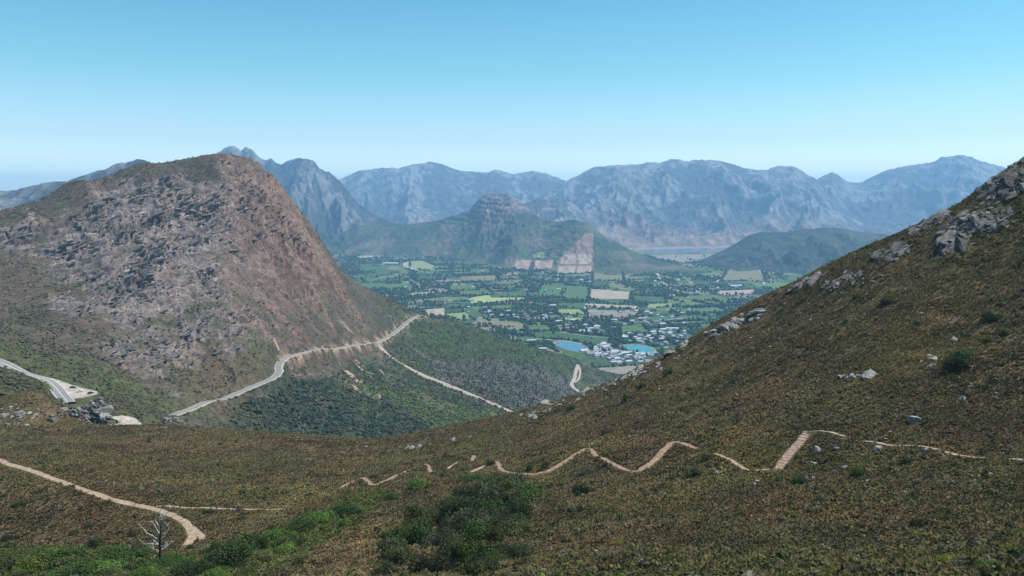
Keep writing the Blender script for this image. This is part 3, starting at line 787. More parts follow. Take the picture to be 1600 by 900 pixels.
fields = [
    ('green', [(847, 445), (884, 446), (874, 464.5), (838, 463)], 'green vineyard block left of its pale dividing track'),
    ('green', [(886, 446), (921, 448), (918, 470), (876, 466)], 'green vineyard block right of its pale dividing track'),
    ('tan', [(922, 451), (987, 456), (986, 467), (919, 467)], 'wide bare tan field right of the green vineyard blocks'),
    ('tan', [(919, 474), (998, 478), (1000, 484), (916, 480)], 'narrow tan strip below the wide bare tan field'),
    ('grey', [(914, 483), (1000, 487), (1000, 492), (980, 497), (926, 492)], 'grey brown field dotted with trees below the tan strip'),
    ('light', [(869, 483), (905, 483), (919, 492), (872, 491)], 'light green meadow left of the grey brown field'),
    ('olive', [(926, 418), (972, 424), (976, 440), (926, 438)], 'olive brown vineyard under the foot of the knoll'),
    ('yellow', [(737, 464), (764, 461), (769, 465), (823, 465), (822, 470), (790, 472), (768, 472), (735, 474)], 'bright yellow green pasture in the middle of the plain'),
    ('olive', [(1143, 416), (1190, 419), (1196, 441), (1158, 439), (1124, 441)], 'olive brown field bordered by pale tracks near the wooded hill'),
    ('deep', [(826, 519), (870, 518), (905, 523), (962, 527), (948, 543), (892, 531), (838, 528)], 'large deep green vineyard above the two ponds'),
    ('green', [(824, 509), (858, 508), (862, 516), (822, 517)], 'small green field left of the deep green vineyard'),
    ('tan', [(660, 484), (694, 481), (695, 492), (668, 493)], 'pale bare yard just beyond the bend of the pass road'),
    ('light', [(697, 490), (727, 488), (736, 497), (722, 500), (702, 497)], 'light green meadow right of the pale bare yard'),
    ('light', [(640, 408), (662, 407), (679, 415), (678, 424), (655, 422), (640, 417)], 'light green pasture beside the far village'),
    ('tan', [(626, 411), (640, 408), (640, 417), (655, 422), (648, 425), (634, 420)], 'bare tan field beside the far village'),
    ('green', [(598, 444), (640, 442), (648, 449), (604, 452)], 'green field close to the rocky mountain edge'),
    ('light', [(640, 458), (680, 455), (682, 459), (644, 463)], 'thin light green strip in the left plain'),
    ('green', [(760, 478), (800, 476), (812, 481), (770, 485)], 'green field under the yellow pasture'),
    ('green', [(965, 511), (1004, 507), (1014, 519), (972, 522)], 'green field between the village roofs'),
    ('green', [(1060, 483), (1120, 480), (1140, 486), (1064, 491)], 'green field against the near hillside at the right'),
    ('deep', [(985, 462), (1040, 464), (1040, 474), (990, 470)], 'deep green orchard right of the wide tan field'),
    ('pink', [(1120, 455), (1180, 452), (1175, 460), (1118, 461)], 'pink tilled field at the right edge of the plain'),
    ('grey', [(905, 577), (990, 571), (1020, 585), (915, 600)], 'grey brown slope ground below the village'),
    ('tan', [(560, 400), (600, 397), (604, 402), (562, 405)], 'far tan strip beside the jagged peaks'),
    ('light', [(880, 496), (915, 498), (912, 503), (876, 501)], 'small light meadow above the village roofs'),
    ('olive', [(720, 432), (775, 430), (780, 437), (722, 440)], 'olive field in the far middle plain'),
    ('green', [(700, 447), (742, 445), (748, 453), (704, 455)], 'green field in the middle left plain'),
    ('grey', [(1004, 399), (1090, 397), (1148, 397), (1130, 408), (1070, 412), (1030, 406)], 'brown bare flats in front of the far lake'),
    ('grey', [(780, 428), (812, 424), (818, 430), (786, 433)], 'grey plot at the foot of the knoll'),
    ('light', [(1010, 475), (1050, 474), (1052, 480), (1012, 481)], 'light meadow right of the orchard'),
]
for i, (k, pix, lab) in enumerate(fields):
    sheet('field', pix, FM[k], 0.6 + 0.012 * i, lab, 'field')

# fields that climb the foot of the knoll (draped on it)
def drape_on_range(name, pix, mat, label, KX, KY, KZ, lift=2.5):
    # points of the knoll mesh inside the picture polygon, lifted a little
    px = 800 + F * (KX / KY) * CP    # near enough for a mask
    dz = (KZ - CAMZ) / KY
    py = 450 - F * (dz * CP + SP) / (CP - dz * SP)
    px = 800 + F * (KX / KY) / (CP - dz * SP)
    ins = np.zeros(KX.shape, bool)
    n = len(pix); j = n - 1
    for i in range(n):
        xi, yi = pix[i]; xj, yj = pix[j]
        c = ((yi > py) != (yj > py)) & (px < (xj - xi) * (py - yi) / (yj - yi + 1e-9) + xi)
        ins ^= c; j = i
    q = ins[:-1, :-1] & ins[1:, :-1] & ins[:-1, 1:] & ins[1:, 1:]
    idx = np.arange(KX.size).reshape(KX.shape)
    Fc = np.stack([idx[:-1, :-1], idx[:-1, 1:], idx[1:, 1:], idx[1:, :-1]], -1)[q]
    if len(Fc) < 4: return
    u, inv = np.unique(Fc, return_inverse=True)
    V = np.stack([KX.ravel()[u], KY.ravel()[u], KZ.ravel()[u] + lift], -1)
    o = link(name, raw_mesh(name, V, inv.reshape(Fc.shape), None, [mat], smooth=True))
    tag(o, label, 'field', kind='structure')
for k, pix, lab in [
    ('pink', [(878, 398), (900, 397), (900, 414), (874, 414)], 'pink tilled block on the knoll slope, upper left of four'),
    ('tan', [(902, 397), (926, 398), (924, 414), (902, 414)], 'tan tilled block on the knoll slope, upper right of four'),
    ('tan', [(873, 416), (900, 416), (898, 429), (870, 428)], 'tan tilled block on the knoll slope, lower left of four'),
    ('pink', [(902, 416), (924, 416), (922, 432), (900, 430)], 'pink tilled block on the knoll slope, lower right of four'),
    ('deep', [(812, 395), (832, 393), (828, 402), (808, 405)], 'dark green block on the knoll slope, leftmost of the row'),
    ('light', [(834, 394), (853, 394), (854, 404), (832, 404)], 'light green block in the row on the knoll slope'),
    ('pink', [(836, 407), (866, 406), (862, 420), (834, 422)], 'pink block beside farm trees on the knoll slope'),
    ('pink', [(806, 407), (832, 406), (826, 422), (800, 424)], 'pink tilled block left of the farm trees on the knoll slope')]:
    drape_on_range('field', pix, FM[k], lab, KX, KY, KZ)

# ------------------------------------------------------------------ water
def mat_water(name, c, rough=0.12):
    m, nt, b = new_mat(name)
    b.inputs['Base Color'].default_value = (*c, 1); b.inputs['Roughness'].default_value = rough; b.inputs['Specular IOR Level'].default_value = 0.35
    geo = nt.nodes.new('ShaderNodeNewGeometry')
    no = nt.nodes.new('ShaderNodeTexNoise'); no.inputs['Scale'].default_value = 0.2; no.inputs['Detail'].default_value = 4
    nt.links.new(geo.outputs['Position'], no.inputs['Vector'])
    bp = nt.nodes.new('ShaderNodeBump'); bp.inputs['Strength'].default_value = 0.15; bp.inputs['Distance'].default_value = 0.3
    nt.links.new(no.outputs['Fac'], bp.inputs['Height']); nt.links.new(bp.outputs['Normal'], b.inputs['Normal'])
    return m
def grow(pix, k):
    cx = sum(p[0] for p in pix) / len(pix); cy = sum(p[1] for p in pix) / len(pix)
    return [(cx + (x - cx) * k, cy + (y - cy) * k) for x, y in pix]
def rounded(pix, n=2):
    for _ in range(n):
        q = []
        for a, b in zip(pix, pix[1:] + pix[:1]):
            q += [(a[0] * .75 + b[0] * .25, a[1] * .75 + b[1] * .25), (a[0] * .25 + b[0] * .75, a[1] * .25 + b[1] * .75)]
        pix = q
    return pix
pond1 = rounded([(865, 535), (885, 533), (905, 537), (919, 545), (913, 550), (895, 549), (876, 543)])
pond2 = rounded([(969, 541), (985, 538.5), (1005, 539.5), (1022, 545), (1019, 551), (1000, 552), (983, 547)])
M_bank = mat_noise('earth_bank', (0.09, 0.085, 0.06), (0.30, 0.25, 0.20), 0.06)
M_shore = mat_noise('dry_lake_shore', (0.17, 0.13, 0.11), (0.28, 0.22, 0.18), 0.012)
W1 = mat_water('blue_pond_water', (0.040, 0.125, 0.19)); W2 = mat_water('teal_pond_water', (0.022, 0.16, 0.175)); W3 = mat_water('lake_water', (0.05, 0.12, 0.22))
sheet('pond_bank', grow(pond1, 1.17), M_bank, 1.2, 'pale earth bank round the blue pond', 'bank')
sheet('pond_bank', grow(pond2, 1.2), M_bank, 1.25, 'pale earth bank round the teal pond', 'bank')
sheet('pond', pond1, W1, 1.6, 'blue farm pond left of the village', 'pond')
sheet('pond', pond2, W2, 1.6, 'teal farm pond right of the village houses', 'pond')
sheet('lake_shore', [(975, 387.2), (1165, 382.5), (1165, 388), (1142, 392.8), (1040, 395.4), (990, 392)], M_shore, 0.9, 'pale bare shore round the far lake', 'shore')
sheet('lake', [(1000, 390.5), (1140, 386.6), (1146, 388), (1138, 392.2), (1040, 394.7), (1004, 391.8)], W3, 1.4, 'narrow blue lake at the foot of the massif', 'lake')

def floor_ribbon(name, pix, hw, mat, label, z=1.0, cat='road'):
    p = smooth_line([floor_pt(x, y, z) for x, y in pix], 15, 2)
    return tag(ribbon(name, p, hw, mat, lift=0.0, skirt=0.4), label, cat, kind='structure')
floor_ribbon('road', [(1027, 420), (1028, 432), (1036, 443), (1050, 452), (1070, 457), (1110, 458)], 9, M_gravel, 'pale road curving across the plain below the wooded hill')
floor_ribbon('dirt_track', [(884, 446), (875, 466)], 4, M_dirt, 'pale track between the two green vineyard blocks', 1.3, 'track')
floor_ribbon('dirt_track', [(1145, 416), (1120, 441)], 6, M_gravel, 'pale track along the left side of the olive field', 1.4, 'track')
floor_ribbon('dirt_track', [(1180, 416), (1194, 430), (1194, 445)], 6, M_gravel, 'pale track along the right side of the olive field', 1.4, 'track')
floor_ribbon('dirt_track', [(838, 529), (895, 534), (950, 545)], 3.5, M_gravel, 'pale track below the deep green vineyard', 1.5, 'track')
floor_ribbon('dirt_track', [(870, 518), (905, 523), (930, 526), (964, 528), (948, 545)], 3, M_gravel, 'pale track along the top of the deep green vineyard', 1.5, 'track')
floor_ribbon('road', [(670, 473), (730, 478), (830, 500), (920, 506), (1010, 503), (1080, 495)], 5, M_asphalt, 'grey main road through the middle of the plain')
floor_ribbon('dirt_track', [(920, 470), (912, 482), (922, 494), (935, 500)], 4, M_gravel, 'pale track beside the grey brown field', 1.5, 'track')
floor_ribbon('dirt_track', [(1100, 407), (1120, 404), (1150, 405), (1180, 402)], 8, M_gravel, 'pale track near the far lake', 1.0, 'track')

# ------------------------------------------------------------------ roads and paths on the slopes
M_spur = mat_noise('pale_track_gravel', (0.20, 0.165, 0.135), (0.40, 0.33, 0.275), 0.35, bump=0.4)
o = tag(ribbon('road', rdA, 4.6, M_asphalt, 0.35, skirt=1.5), 'asphalt pass road coming in at the left edge', 'road', kind='structure')
for off, w in ((-3.9, 0.16), (0.0, 0.14), (3.9, 0.16)):
    ribbon('road_marking', rdA, w, M_paint, 0.56, skirt=0.02, offset=off, parent=o)
lb = bmesh.new()
_a = [lb.verts.new((p[0], p[1], p[2] + 0.40)) for p in LAY_IN]; _b = [lb.verts.new((p[0], p[1], p[2] + 0.40)) for p in LAY_OUT]
_c = [lb.verts.new((p[0], p[1], p[2] - 1.6)) for p in LAY_OUT]
for q in range(len(_a) - 1):
    lb.faces.new((_a[q], _a[q + 1], _b[q + 1], _b[q])); lb.faces.new((_b[q], _b[q + 1], _c[q + 1], _c[q]))
bmesh.ops.recalc_face_normals(lb, faces=lb.faces)
lme = bpy.data.meshes.new('layby'); lb.to_mesh(lme); lb.free(); lme.materials.append(M_gravel)
tag(link('layby', lme), 'pale gravel lay-by beside the pass road', 'lay-by', kind='structure')
tag(ribbon('road', rdB, 7.5, M_gravel, 0.35, skirt=1.5), 'short pale piece of pass road right of the rock outcrop', 'road', kind='structure')
tag(ribbon('road', rdC, 3.6, M_asphalt, 0.45, skirt=2.0, wob=0.05), 'grey pass road winding round the foot of the mountain', 'road', kind='structure')
tag(ribbon('verge', rdC + np.array([0, 0, -0.1]), 5.6, M_gravel, 0.2, skirt=2.0, wob=0.25, seed=2), 'pale gravel verge under the winding pass road', 'verge', kind='structure')
tag(ribbon('dirt_track', rdD, 6.6, M_spur, 0.4, skirt=1.6, wob=0.3, seed=4), 'wide straight dirt track down the green slope from the road bend', 'track', kind='structure')
tag(ribbon('dirt_track', rdE, 1.4, M_dirt, 0.35, skirt=1.2, wob=0.4, seed=5), 'short steep dirt track up the mountain from the road', 'track', kind='structure')
tag(ribbon('dirt_track', rdF, 4.2, M_gravel, 0.35, skirt=1.2, wob=0.4, seed=6), 'pale sandy track running down to the village', 'track', kind='structure')
tag(ribbon('dirt_track', rdG, 2.6, M_gravel, 0.35, skirt=1.2, wob=0.3, seed=7), 'thin sandy loop beside the track to the village', 'track', kind='structure')
tag(ribbon('dirt_track', trk, 0.95, M_dirt, 0.03, skirt=0.4, wob=0.6, seed=8), 'tan dirt track crossing the lower left heath', 'track', kind='structure')
tag(ribbon('dirt_track', trk2, 0.8, M_dirt, 0.05, skirt=0.4, wob=0.35, seed=9), 'short right fork at the end of the lower left dirt track', 'track', kind='structure')
FP = 'footpath'
for p, hw, lab in [(zig1, 0.74, 'pale zigzag footpath piece at the left above the green gully'), (zig1b, 0.6, 'short straight footpath piece left of the bare patch'),
                   (zig1c, 0.75, 'small bare earth patch of the path in the heath'), (zig1d, 0.5, 'faint footpath piece below the bare earth patch'),
                   (zig2, 0.74, 'orange earth footpath in big zigzags across the middle of the hillside'), (zig3, 0.6, 'pale footpath piece dropping to the foot of the steps'),
                   (zig4, 0.5, 'thin footpath piece leading off the top of the steps'), (zig5, 0.55, 'thin stony footpath running to the right edge'), (foot, 0.45, 'thin pale footpath leading right from the dirt track')]:
    tag(ribbon(FP, p, hw, M_pathdirt if hw > 0.7 else M_dirt, 0.05 if hw > 0.57 else 0.14, skirt=0.3, wob=0.55, seed=len(lab)), lab, 'footpath', kind='structure')

# stone steps
def box_bm(bm, c, u, v, w, jit=0.0):
    vs = []
    for sx, sy, sz in [(-1, -1, -1), (1, -1, -1), (1, 1, -1), (-1, 1, -1), (-1, -1, 1), (1, -1, 1), (1, 1, 1), (-1, 1, 1)]:
        p = np.array(c) + sx * np.array(u) + sy * np.array(v) + sz * np.array(w) + (np.random.rand(3) - 0.5) * jit
        vs.append(bm.verts.new(p))
    for f in [(0, 3, 2, 1), (4, 5, 6, 7), (0, 1, 5, 4), (1, 2, 6, 5), (2, 3, 7, 6), (3, 0, 4, 7)]: bm.faces.new([vs[i] for i in f])
np.random.seed(3)
M_step = mat_noise('worn_step_stone', (0.22, 0.18, 0.14), (0.40, 0.35, 0.29), 2.0, bump=0.5)
st = bpy.data.objects.new('stone_steps', None); COL.objects.link(st)
sl = stairs_line; st.location = sl[0]
tag(st, 'flight of pale stone steps climbing the hillside path', 'steps')
nst = 15
for k in range(nst):
    i = int(k / (nst - 1) * (len(sl) - 2)); a = sl[i] + np.array([random.uniform(-.15, .15), random.uniform(-.12, .12), 0]); tnn = sl[i + 1] - sl[i]; tnn[2] = 0; tnn /= np.linalg.norm(tnn)
    nn = np.array([-tnn[1], tnn[0], 0])
    bm = bmesh.new(); box_bm(bm, a + np.array([0, 0, 0.02]) - sl[0], tnn * random.uniform(0.13, 0.2), nn * random.uniform(0.55, 0.8) , (0, 0, 0.13), 0.16)
    bmesh.ops.bevel(bm, geom=bm.edges[:], offset=0.03, segments=1, affect='EDGES')
    me = bpy.data.meshes.new('step'); bm.to_mesh(me); bm.free(); me.materials.append(M_step); link('step', me, st)
tag(ribbon('footpath', sl, 0.8, M_pathdirt, 0.03, skirt=0.3, wob=0.3, seed=31), 'trodden earth under the stone steps', 'footpath', kind='structure')

# ------------------------------------------------------------------ rocks
def hull_rock(seed, size, n=16, rough=0.06):
    r = np.random.default_rng(seed)
    p = r.normal(size=(n, 3)); p /= np.linalg.norm(p, axis=1)[:, None]
    p *= (0.75 + 0.3 * r.random((n, 1)))
    p = p * np.array(size)
    bm = bmesh.new()
    for q in p: bm.verts.new(q)
    res = bmesh.ops.convex_hull(bm, input=bm.verts)
    bmesh.ops.delete(bm, geom=[g for g in res['geom_interior'] if isinstance(g, bmesh.types.BMVert)], context='VERTS')
    bmesh.ops.subdivide_edges(bm, edges=bm.edges[:], cuts=1, use_grid_fill=True)
    for v in bm.verts:
        v.co += v.normal * float(r.normal() * rough * min(size))
    bmesh.ops.triangulate(bm, faces=bm.faces)
    bm.verts.index_update()
    V = np.array([v.co[:] for v in bm.verts]); Fc = np.array([[v.index for v in f.verts] for f in bm.faces])
    bm.free()
    return V, Fc

def rotm(ax, ay, az):
    from mathutils import Euler
    return np.array(Euler((ax, ay, az)).to_matrix())

def outcrop(name, blocks, label, seed, tone=1.0, dip=(0.0, 0.0, 0.0)):
    """blocks: (x, y, z, sx, sy, sz); slabs lying at a common bedding angle"""
    r = np.random.default_rng(seed)
    VV, FF, CC = [], [], []; off = 0
    for (x, y, z, sx, sy, sz) in blocks:
        V, Fc = hull_rock(int(r.integers(1e6)), (sx, sy, sz), n=int(r.integers(12, 20)))
        R = rotm(dip[0] + r.normal() * 0.18, dip[1] + r.normal() * 0.18, dip[2] + r.normal() * 0.4)
        V = V @ R.T + np.array([x, y, z])
        g = tone * (0.8 + 0.5 * r.random())
        base = np.array((0.19, 0.178, 0.168)) if r.random() < 0.6 else np.array((0.115, 0.106, 0.102))
        VV.append(V); FF.append(Fc + off); CC.append(np.tile(base * g, (len(V), 1))); off += len(V)
    VV = np.concatenate(VV); o0 = VV.mean(0); o0[2] = VV[:, 2].min()
    o = link(name, raw_mesh(name, VV - o0, np.concatenate(FF), np.concatenate(CC), [M_rock]))
    o.location = o0
    return tag(o, label, 'rock outcrop')

def blocks_on(pix, n, size, spread, H, d0, d1, seed, flat=(1.5, 1.0, 0.7), sink=0.25):
    r = np.random.default_rng(seed)
    pix = np.array(pix, float)
    seg = r.integers(0, len(pix) - 1, n) if len(pix) > 1 else np.zeros(n, int)
    u = r.random(n)
    q = pix[seg] * (1 - u)[:, None] + pix[np.minimum(seg + 1, len(pix) - 1)] * u[:, None] + r.normal(size=(n, 2)) * np.array(spread)
    p, ok = cast(H, q[:, 0], q[:, 1], d0, d1)
    out = []
    for k in range(n):
        if not ok[k]: continue
        s = size * math.exp(r.normal() * 0.5)
        out.append((p[k, 0], p[k, 1], p[k, 2] + s * flat[2] * (0.5 - sink), s * flat[0], s * flat[1], s * flat[2]))
    return out

def face_slabs():
    r = np.random.default_rng(83)
    pr = [hull_rock(700 + k, (1.0, 0.6, 0.34), n=15, rough=0.05) for k in range(10)]
    n = 16000
    px = 620 * r.random(n) - 5; py = 245 + 330 * r.random(n)
    p, ok = cast(mts, px, py, 560, 1700, 260)
    x, y = p[:, 0], p[:, 1]; z0 = mts(x, y)
    rm = mt_rockmask(x, y, z0); cg = crags(x, y)
    cl = fbm(x / 45, y / 60, 4, 85)
    bd = beds(x, y, z0)
    k = ok & (y > 600) & (r.random(n) < rm * np.clip(0.16 + 0.9 * cl + 2.2 * bd, 0, 1) + 0.75 * sstep(1, 5, cg))
    x, y, cg, cl = x[k], y[k], cg[k], cl[k]; n = len(x); z = H_mt(x, y)
    red = sstep(-0.42, -0.28, x / y)
    s = (1.3 + 3.2 * r.random(n) ** 3) * (1 + 0.13 * np.clip(cg, 0, 9)) * (1 - 0.3 * red)
    VV, FF, CC, off = [], [], [], 0
    for i in range(n):
        V, Fc = pr[int(r.integers(10))]
        R = rotm(0.35 + 0.3 * r.normal(), -0.42 + 0.22 * r.normal(), 0.25 + 0.45 * r.normal())
        V = (V * np.array((1.9, 1.0, 0.9 + r.random())) * s[i]) @ R.T + np.array((x[i], y[i], z[i] + 0.10 * s[i]))
        g = 0.62 + 0.75 * r.random() ** 1.5
        c = np.array((0.178, 0.157, 0.146)) * (1 - red[i]) + np.array((0.150, 0.122, 0.108)) * red[i]
        VV.append(V); FF.append(Fc + off); CC.append(np.tile(c * g, (len(V), 1))); off += len(V)
    tag(link('crag_rocks', raw_mesh('crag_rocks', np.concatenate(VV), np.concatenate(FF), np.concatenate(CC), [M_crag])), 'countless broken rock ledges and slabs covering the mountain face', 'rocks', kind='stuff')
M_crag = mat_attr('crag_sandstone', ((0.15, 0.4), (0.8, 0.4)), 0.8, 0.8, 1.2)
face_slabs()

protos = []
for k in range(7):
    V, Fc = hull_rock(400 + k, (1.0, 0.75 + 0.2 * random.random(), 0.6 + 0.15 * random.random()), n=18, rough=0.05)
    protos.append(raw_mesh('boulder', V, Fc, None, [M_boulder]))
STONES = []
def loose(blocks, seed, lab):
    r = np.random.default_rng(seed)
    for k, (x, y, z, sx, sy, sz) in enumerate(blocks):
        STONES.append((k % 7, (x, y, z), (sx, sy * 1.2, sz * 1.3), (0.2 * r.normal(), 0.3 * r.normal() - 0.3, 0.5 + 0.5 * r.normal()), lab,
                       lab.replace('pale stone', 'stones').replace('grey stone', 'stones').replace('stone of', 'stones of').replace('low stones', 'stones').replace('small stones', 'stones')))
OC = [
    ([(1600, 258), (1575, 278), (1545, 296)], 420, 0.8, (17, 11), 'jagged grey crag on the skyline at the right edge'),
    ([(1556, 338), (1520, 352), (1490, 368)], 420, 0.75, (17, 9), 'largest slanting grey rock outcrop below the skyline crag'),
    ([(1478, 336), (1452, 350), (1425, 364)], 200, 0.62, (3.5, 1.6), 'thin dark rocky rim along the high skyline'),
    ([(1478, 392), (1490, 372)], 90, 0.65, (5, 4), 'small dark outcrop at the foot of the slanting outcrop'),
    ([(1412, 385), (1394, 398), (1378, 402)], 110, 0.7, (8, 4), 'row of grey rocks near the middle of the skyline slope'),
    ([(1340, 428), (1318, 438), (1296, 450)], 110, 0.65, (8, 3), 'broken grey rocks on the slope left of the rock row'),
    ([(1285, 428), (1262, 440), (1240, 452)], 110, 0.8, (4, 1.5), 'flat pale slab on the skyline slope'),
    ([(1185, 492), (1160, 500), (1135, 512), (1110, 524)], 55, 0.95, (7, 4), 'pale stone in the long band of rubble under the mid skyline'),
    ([(1075, 528), (1050, 548), (1020, 562), (995, 578)], 60, 1.1, (8, 4), 'grey stone among those along the skyline above the village'),
    ([(1010, 570), (970, 592), (930, 604), (890, 618)], 80, 0.95, (9, 4), 'stone of the long pale rib running down the skyline towards the sandy track'),
    ([(885, 622), (850, 640), (815, 652)], 45, 0.8, (8, 3), 'low pale stone at the lower end of the skyline rib'),
    ([(655, 697), (620, 705), (740, 680)], 22, 0.55, (8, 2), 'small pale stone in the thin line along the saddle crest'),
    ([(1345, 588), (1315, 592)], 16, 0.5, (8, 3), 'stone of the flat grey patch in the middle of the hillside'),
    ([(1462, 560), (1450, 568)], 12, 0.45, (7, 5), 'pale stone in the cluster left of the big green bush'),
]
for i, (pix, n, s, sp, lab) in enumerate(OC):
    if i >= 7:
        loose(blocks_on(pix, n * 3 // 2, s * 0.8, sp, H_fg, 60, 450, 900 + i, flat=(1.5, 1.0, 0.6)), 950 + i, lab)
        continue
    outcrop('rock_outcrop', blocks_on(pix, n, s, sp, H_fg, 60, 450, 900 + i, flat=(1.9, 1.0, 0.55), sink=0.55), lab, 950 + i, 1.1 if 'pale' in lab else 0.82, dip=(0.15, -0.45, 0.5))

# the big outcrop on the saddle, in front of the road
bl = []
r = np.random.default_rng(77)
for k in range(420):
    px = 40 + 132 * r.random() ** 0.8
    topy = np.interp(px, [40, 60, 90, 120, 135, 150, 165, 172], [655, 645, 640, 634, 622, 618, 622, 640])
    py = topy + (668 - topy) * r.random() ** 0.7
    d = 405 + 22 * (668 - py) / 50 + r.normal() * 3
    s = 0.95 * math.exp(r.normal() * 0.5)
    p = P(px, py + 3, d)
    bl.append((p[0], p[1], p[2], s * 1.4, s * 1.1, s * 0.95))
for k in range(60):                                  # its buried core
    px = 60 + 105 * r.random(); p = P(px, 664, 412 + r.random() * 10)
    bl.append((p[0], p[1], p[2] - 2, 3.2, 3.0, 2.6))
outcrop('rock_outcrop', bl, 'big broken grey rock outcrop on the saddle beside the road', 78, 0.95, dip=(0.1, 0.3, 0.2))
loose(blocks_on([(5, 640), (20, 648), (55, 650)], 34, 0.8, (14, 8), H_fg, 300, 470, 79), 80, 'brown grey stone at the far left of the saddle')
loose([(*(P(255 + 24 * r.random(), 654 + 8 * r.random(), 455 + 10 * r.random())), 1.3, 1.0, 0.9) for _ in range(30)], 81, 'low stone on the saddle where the winding road reappears')
big = [(1427, 659, 26, 'wide pale boulder lying alone in the heath above the right path'), (1185, 754, 13, 'round white boulder just under the foot of the steps'), (1121, 742, 14, 'white boulder left of the foot of the steps'),
       (1271, 728, 18, 'pale pointed boulder right of the steps'), (1275, 707, 22, 'pale slab right of the steps, above the pointed boulder'), (1319, 733, 14, 'oblong pale boulder further right of the steps'), (1270, 748, 10, 'small white boulder below the pointed boulder'),
       (1372, 705, 22, 'pale boulder right under the stony path'), (1447, 706, 16, 'flat pale boulder at the bend of the stony path'), (1307, 702, 12, 'pale boulder beside the thin path above the steps'), (834, 772, 17, 'long pale rock leaning at the edge of the thicket'),
       (1101, 845, 9, 'left one of two white stones low on the slope'), (1116, 845, 9, 'right one of two white stones low on the slope'), (1083, 865, 10, 'white stone below the two white stones'), (1135, 798, 14, 'grey stone in the heath right of centre'),
       (492, 759, 7, 'lone white stone on the brown slope left of the zigzag'), (1284, 882, 12, 'white stone near the bottom edge'), (1253, 859, 9, 'pale stone above the one near the bottom edge'), (1490, 533, 14, 'pale rock above the round green bush'),
       (1560, 528, 9, 'pale round rock right of the green bushes'), (1503, 626, 16, 'flat pale rock in the heath at the right'), (1520, 745, 8, 'white stone below the stony path at the right'), (1548, 742, 12, 'flat pale stone right of the white stone below the path'),
       (1538, 760, 9, 'upright grey stone below the path at the right'), (1355, 753, 9, 'small bright stone in the green shrubs'), (985, 620, 8, 'white stone beside a bush under the skyline'), (187, 815, 5, 'small stone above the dead tree')]
q, ok = cast(H_fg, [b[0] for b in big], [b[1] for b in big], 40, 450)
for i, (bx, by, w, lab) in enumerate(big):
    d = q[i, 1]; s = w * d / F / 2
    o = link('boulder', protos[i % 7]); o.location = q[i] + np.array([0, 0, s * 0.25]); o.scale = (s, s, s * 1.1); o.rotation_euler = (0, 0, random.random() * 6.28)
    tag(o, lab, 'boulder', 'boulders on the heath hillside')
r = np.random.default_rng(5)
sm = []
for cx, cy, sx, sy, n in [(1250, 735, 60, 30, 22), (1100, 760, 90, 30, 18), (1330, 700, 50, 12, 10), (1480, 640, 90, 40, 18), (1150, 520, 80, 30, 30), (1400, 430, 80, 30, 26), (1540, 560, 50, 40, 14), (1300, 470, 70, 25, 18), (1000, 600, 60, 15, 14),
                         (950, 780, 80, 40, 14), (1350, 840, 160, 40, 18), (300, 745, 180, 30, 8), (560, 780, 120, 30, 8), (1550, 330, 40, 40, 14)]:
    for _ in range(n): sm.append((cx + r.normal() * sx, cy + r.normal() * sy, 3 + 4 * r.random() ** 2))
sm = [s for s in sm if s[0] < 1640 and s[1] < 905]
q, ok = cast(H_fg, [s[0] for s in sm], [s[1] for s in sm], 40, 430)
for i, s in enumerate(sm):
    if not ok[i]: continue
    sc = s[2] * q[i, 1] / F / 2 * 1.1
    STONES.append((i % 7, tuple(q[i] + np.array([0, 0, sc * 0.3])), (sc * 1.2, sc, sc), (0, 0, r.random() * 6.28), 'small pale stone lying in the heath of the near hillside', 'small stones strewn over the hillside'))
STONES.sort(key=lambda t: -t[2][0] / t[1][1])
for k, loc, sc, rot, lab, grp in STONES[:270]:
    o = link('stone', protos[k]); o.location = loc; o.scale = sc; o.rotation_euler = rot
    tag(o, lab, 'stone', grp)
VV, FF, off = [], [], 0
for k, loc, sc, rot, lab, grp in STONES[270:]:
    me = protos[k]; V = np.array([v.co[:] for v in me.vertices]); Fc = np.array([p.vertices[:] for p in me.polygons])
    VV.append((V * np.array(sc)) @ rotm(*rot).T + np.array(loc)); FF.append(Fc + off); off += len(V)
tag(link('rubble', raw_mesh('rubble', np.concatenate(VV), np.concatenate(FF), None, [M_boulder])), 'small pale rubble strewn along the skyline and the heath', 'rubble', kind='stuff')

# ------------------------------------------------------------------ plants
def leaf_cards(C, N, size, r, col, cvar=0.25, up=0.35):
    """C centres, N preferred normals -> quads"""
    n = len(C)
    nrm = N * 1.25 + 0.75 * r.normal(size=(n, 3)); nrm[:, 2] += up
    nrm /= np.linalg.norm(nrm, axis=1)[:, None]
    a = np.cross(nrm, r.normal(size=(n, 3))); a /= np.linalg.norm(a, axis=1)[:, None] + 1e-9
    b = np.cross(nrm, a)
    s = size * (0.6 + 0.8 * r.random((n, 1)))
    V = np.stack([C - a * s, C + b * s * 0.6, C + a * s, C - b * s * 0.6], 1).reshape(-1, 3)
    Fc = np.arange(4 * n).reshape(n, 4)
    c = np.asarray(col) * (1 + cvar * r.normal(size=(n, 1)))
    return V, Fc, np.repeat(np.clip(c, 0.005, 1), 4, 0)

